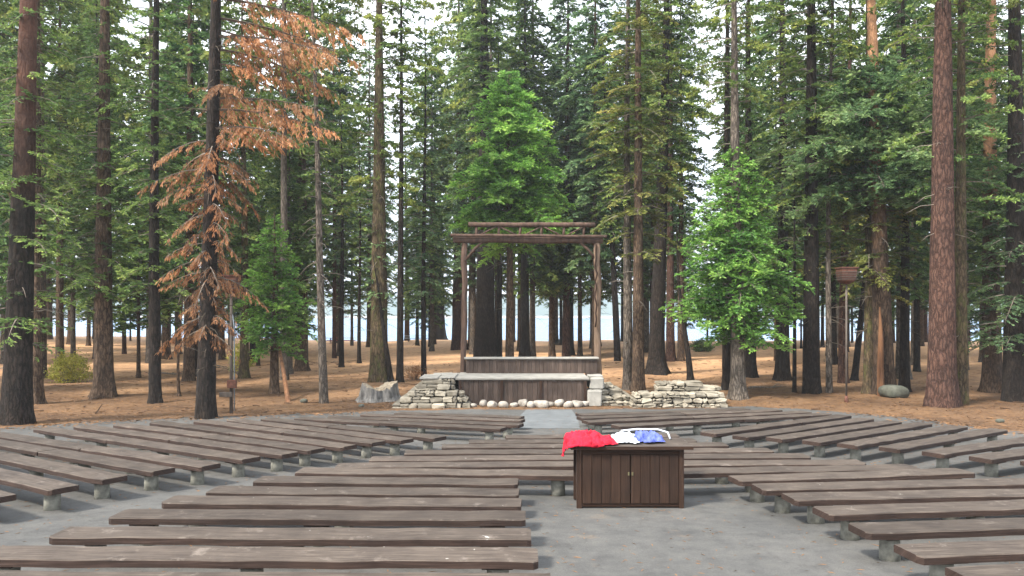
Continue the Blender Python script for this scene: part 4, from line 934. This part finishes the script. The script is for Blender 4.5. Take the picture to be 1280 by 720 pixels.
# ---- park grill, tables, bush, boats
x, y = W(693, 446); r_ = empty('park_grill', (x, y, g1(x, y))); tag(r_, 'small dark standing grill on a single post behind the stage', 'grill')
h = 1.55
mb = MB(); mb.tube([(0, 0, -.1), (0, 0, h - .35)], .06, 8); mb.build('post', M['pole'], r_, True)
mb = MB(); mb.box(-.42, .42, -.25, .25, h - .35, h - .30); mb.box(-.42, -.38, -.25, .25, h - .299, h); mb.box(.38, .42, -.25, .25, h - .299, h); mb.box(-.379, .379, .21, .25, h - .299, h); mb.build('firebox', M['table_dark'], r_)
def picnic(label, px, py, mt, s=1.0, rz=.1):
    x, y = W(px, py); r_ = empty('picnic_table', (x, y, g1(x, y)), rz); tag(r_, label, 'picnic table')
    L = 1.2 * s
    mb = MB()
    for k_ in range(5): mb.box(-L, L, -.38 + k_ * .155, -.38 + k_ * .155 + .145, .74, .785)
    mb.build('tabletop', M[mt], r_)
    for q in (-1, 1):
        mb = MB(); mb.box(-L, L, q * .72 - .13, q * .72 + .13, .43, .475); mb.build('bench_seat', M[mt], r_)
        mb = MB(); xx = q * L * .68
        mb.tube([(xx, -.62, 0), (xx, -.22, .735)], .045, 6); mb.tube([(xx, .62, 0), (xx, .22, .735)], .045, 6); mb.box(xx - .03, xx + .03, -.8, .8, .375, .427); mb.build('leg', M['table_dark'], r_)
picnic('red-topped picnic table near the water left of the lichen-covered trunk', 426, 430, 'table_red', 1.5)
picnic('dark picnic table near the water right of the bright leafy crown', 962, 437, 'table_dark', 1.2)
picnic('pale grey picnic table by the shore beside the bluish fir', 521, 428, 'pipe', 1.3)
def bush(label, px, py, r_, hh, n_, seed, lm='bush', leaf=(.13, .06), cat='bush', name='bush'):
    rg = np.random.default_rng(seed); x, y = W(px, py); z = g1(x, y); t = empty(name, (x, y, z)); tag(t, label, cat)
    a_ = rg.uniform(0, 6.28, n_); q = rg.uniform(.1, 1, n_) ** .6; el = rg.uniform(.25, 1.4, n_)
    B = np.stack([np.cos(a_) * np.cos(el) * r_ * q, np.sin(a_) * np.cos(el) * r_ * q * .8, np.sin(el) * hh * q], -1) * (1 + .3 * (vnoise(a_ * 2, el * 3, 1, seed) - .5))[:, None]; A = np.stack([np.cos(a_) * .1, np.sin(a_) * .1, np.zeros(n_)], -1)
    V1, F1 = sticks(A, B, np.full(n_, .012), np.full(n_, .004)); o = raw_mesh('stem', V1, F1, M['twig']); o.parent = t
    m_ = 34; P = np.repeat(B, m_, 0) + rg.normal(0, .13, (n_ * m_, 3)); P[:, 2] = np.maximum(P[:, 2], .03); D = rg.normal(0, 1, (n_ * m_, 3)); D[:, 2] += .3; D /= np.linalg.norm(D, axis=1, keepdims=True)
    V2, F2, S2 = needle_mesh(P, D, leaf[0] * rg.uniform(.6, 1.3, len(P)), leaf[1] * rg.uniform(.6, 1.3, len(P)), rg, np.clip(rg.normal(.5, .25, len(P)), 0, 1), .2)
    o = raw_mesh('foliage', V2, F2, M[lm], False, S2); o.parent = t
bush('yellow green leafy bush left of the straight olive brown trunk', 88, 476, 1.35, 1.5, 130, 4)
bush('low yellowish shrub at the foot of the trunk right of the left lamp', 300, 470, .9, 2.1, 50, 5)
bush('small round green bush by the shore right of the stage', 876, 441, 1.2, 1.0, 70, 6, 'fir', (.2, .09))
bush('small twiggy reddish shrub behind the stone steps', 519, 474, .8, .8, 40, 7, 'dead', (.1, .03))

# ------------------------------------------------------------------ litter on the ground
rg = np.random.default_rng(11)
def scatter(n_, xr, yr, test):
    X = rg.uniform(*xr, n_ * 3); Y = rg.uniform(*yr, n_ * 3); k_ = test(X, Y); return X[k_][:n_], Y[k_][:n_]
sdv = lambda X, Y: pave_sd(X, Y)
X, Y = scatter(26000, (-24, 24), (14, 46), lambda X, Y: (sdv(X, Y) > -.5 * rg.random(len(X)) ** 3) & (np.abs(X) < Y * .75 + 2) & (rg.random(len(X)) < 22 / Y))
Z = gz(X, Y) + .018; a_ = rg.uniform(0, 6.28, len(X)); D = np.stack([np.cos(a_), np.sin(a_), rg.uniform(-.1, .3, len(X))], -1)
V, Fq, S_ = needle_mesh(np.stack([X, Y, Z], -1), D, rg.uniform(.06, .22, len(X)), rg.uniform(.012, .035, len(X)), rg, np.zeros(len(X)), 1.5)
raw_mesh('needle_litter', V, Fq, M['litter'])['kind'] = 'stuff'
X, Y = scatter(24000, (-19, 19), (17, 28), lambda X, Y: (sdv(X, Y) < 0) & (-sdv(X, Y) < .12 + 1.3 * rg.random(len(X)) ** 4)); Z = np.array([gz0(q) for q in Y]) + .018
a_ = rg.uniform(0, 6.28, len(X)); D = np.stack([np.cos(a_), np.sin(a_), rg.uniform(0, .15, len(X))], -1)
V, Fq, S_ = needle_mesh(np.stack([X, Y, Z], -1), D, rg.uniform(.06, .22, len(X)), rg.uniform(.02, .07, len(X)), rg, np.zeros(len(X)), 1.5)
raw_mesh('needle_drift', V, Fq, M['litter'])['kind'] = 'stuff'
X, Y = scatter(7000, (-17, 17), (4, 27), lambda X, Y: (sdv(X, Y) < 0) & (np.abs(X) < Y * .75 + 2)); Z = np.array([gz0(q) for q in Y]) + .016
a_ = rg.uniform(0, 6.28, len(X)); D = np.stack([np.cos(a_), np.sin(a_), np.zeros(len(X))], -1)
V, Fq, S_ = needle_mesh(np.stack([X, Y, Z], -1), D, rg.uniform(.04, .13, len(X)), rg.uniform(.006, .018, len(X)), rg, np.zeros(len(X)), 1.5)
raw_mesh('fallen_needles', V, Fq, M['litter'])['kind'] = 'stuff'
X, Y = scatter(900, (-24, 24), (20, 60), lambda X, Y: (sdv(X, Y) > .1) & (np.abs(X) < Y * .75 + 2))
Z = gz(X, Y); a_ = rg.uniform(0, 6.28, len(X)); L = rg.uniform(.08, .45, len(X)) * np.where(rg.random(len(X)) < .06, 4, 1); D = np.stack([np.cos(a_) * L, np.sin(a_) * L, L * rg.uniform(-.05, .12, len(X))], -1); A = np.stack([X, Y, Z + .02], -1)
V, Fq = sticks(A, A + D, rg.uniform(.008, .035, len(X)), rg.uniform(.004, .02, len(X)))
raw_mesh('fallen_twigs', V, Fq, M['cone'])['kind'] = 'stuff'
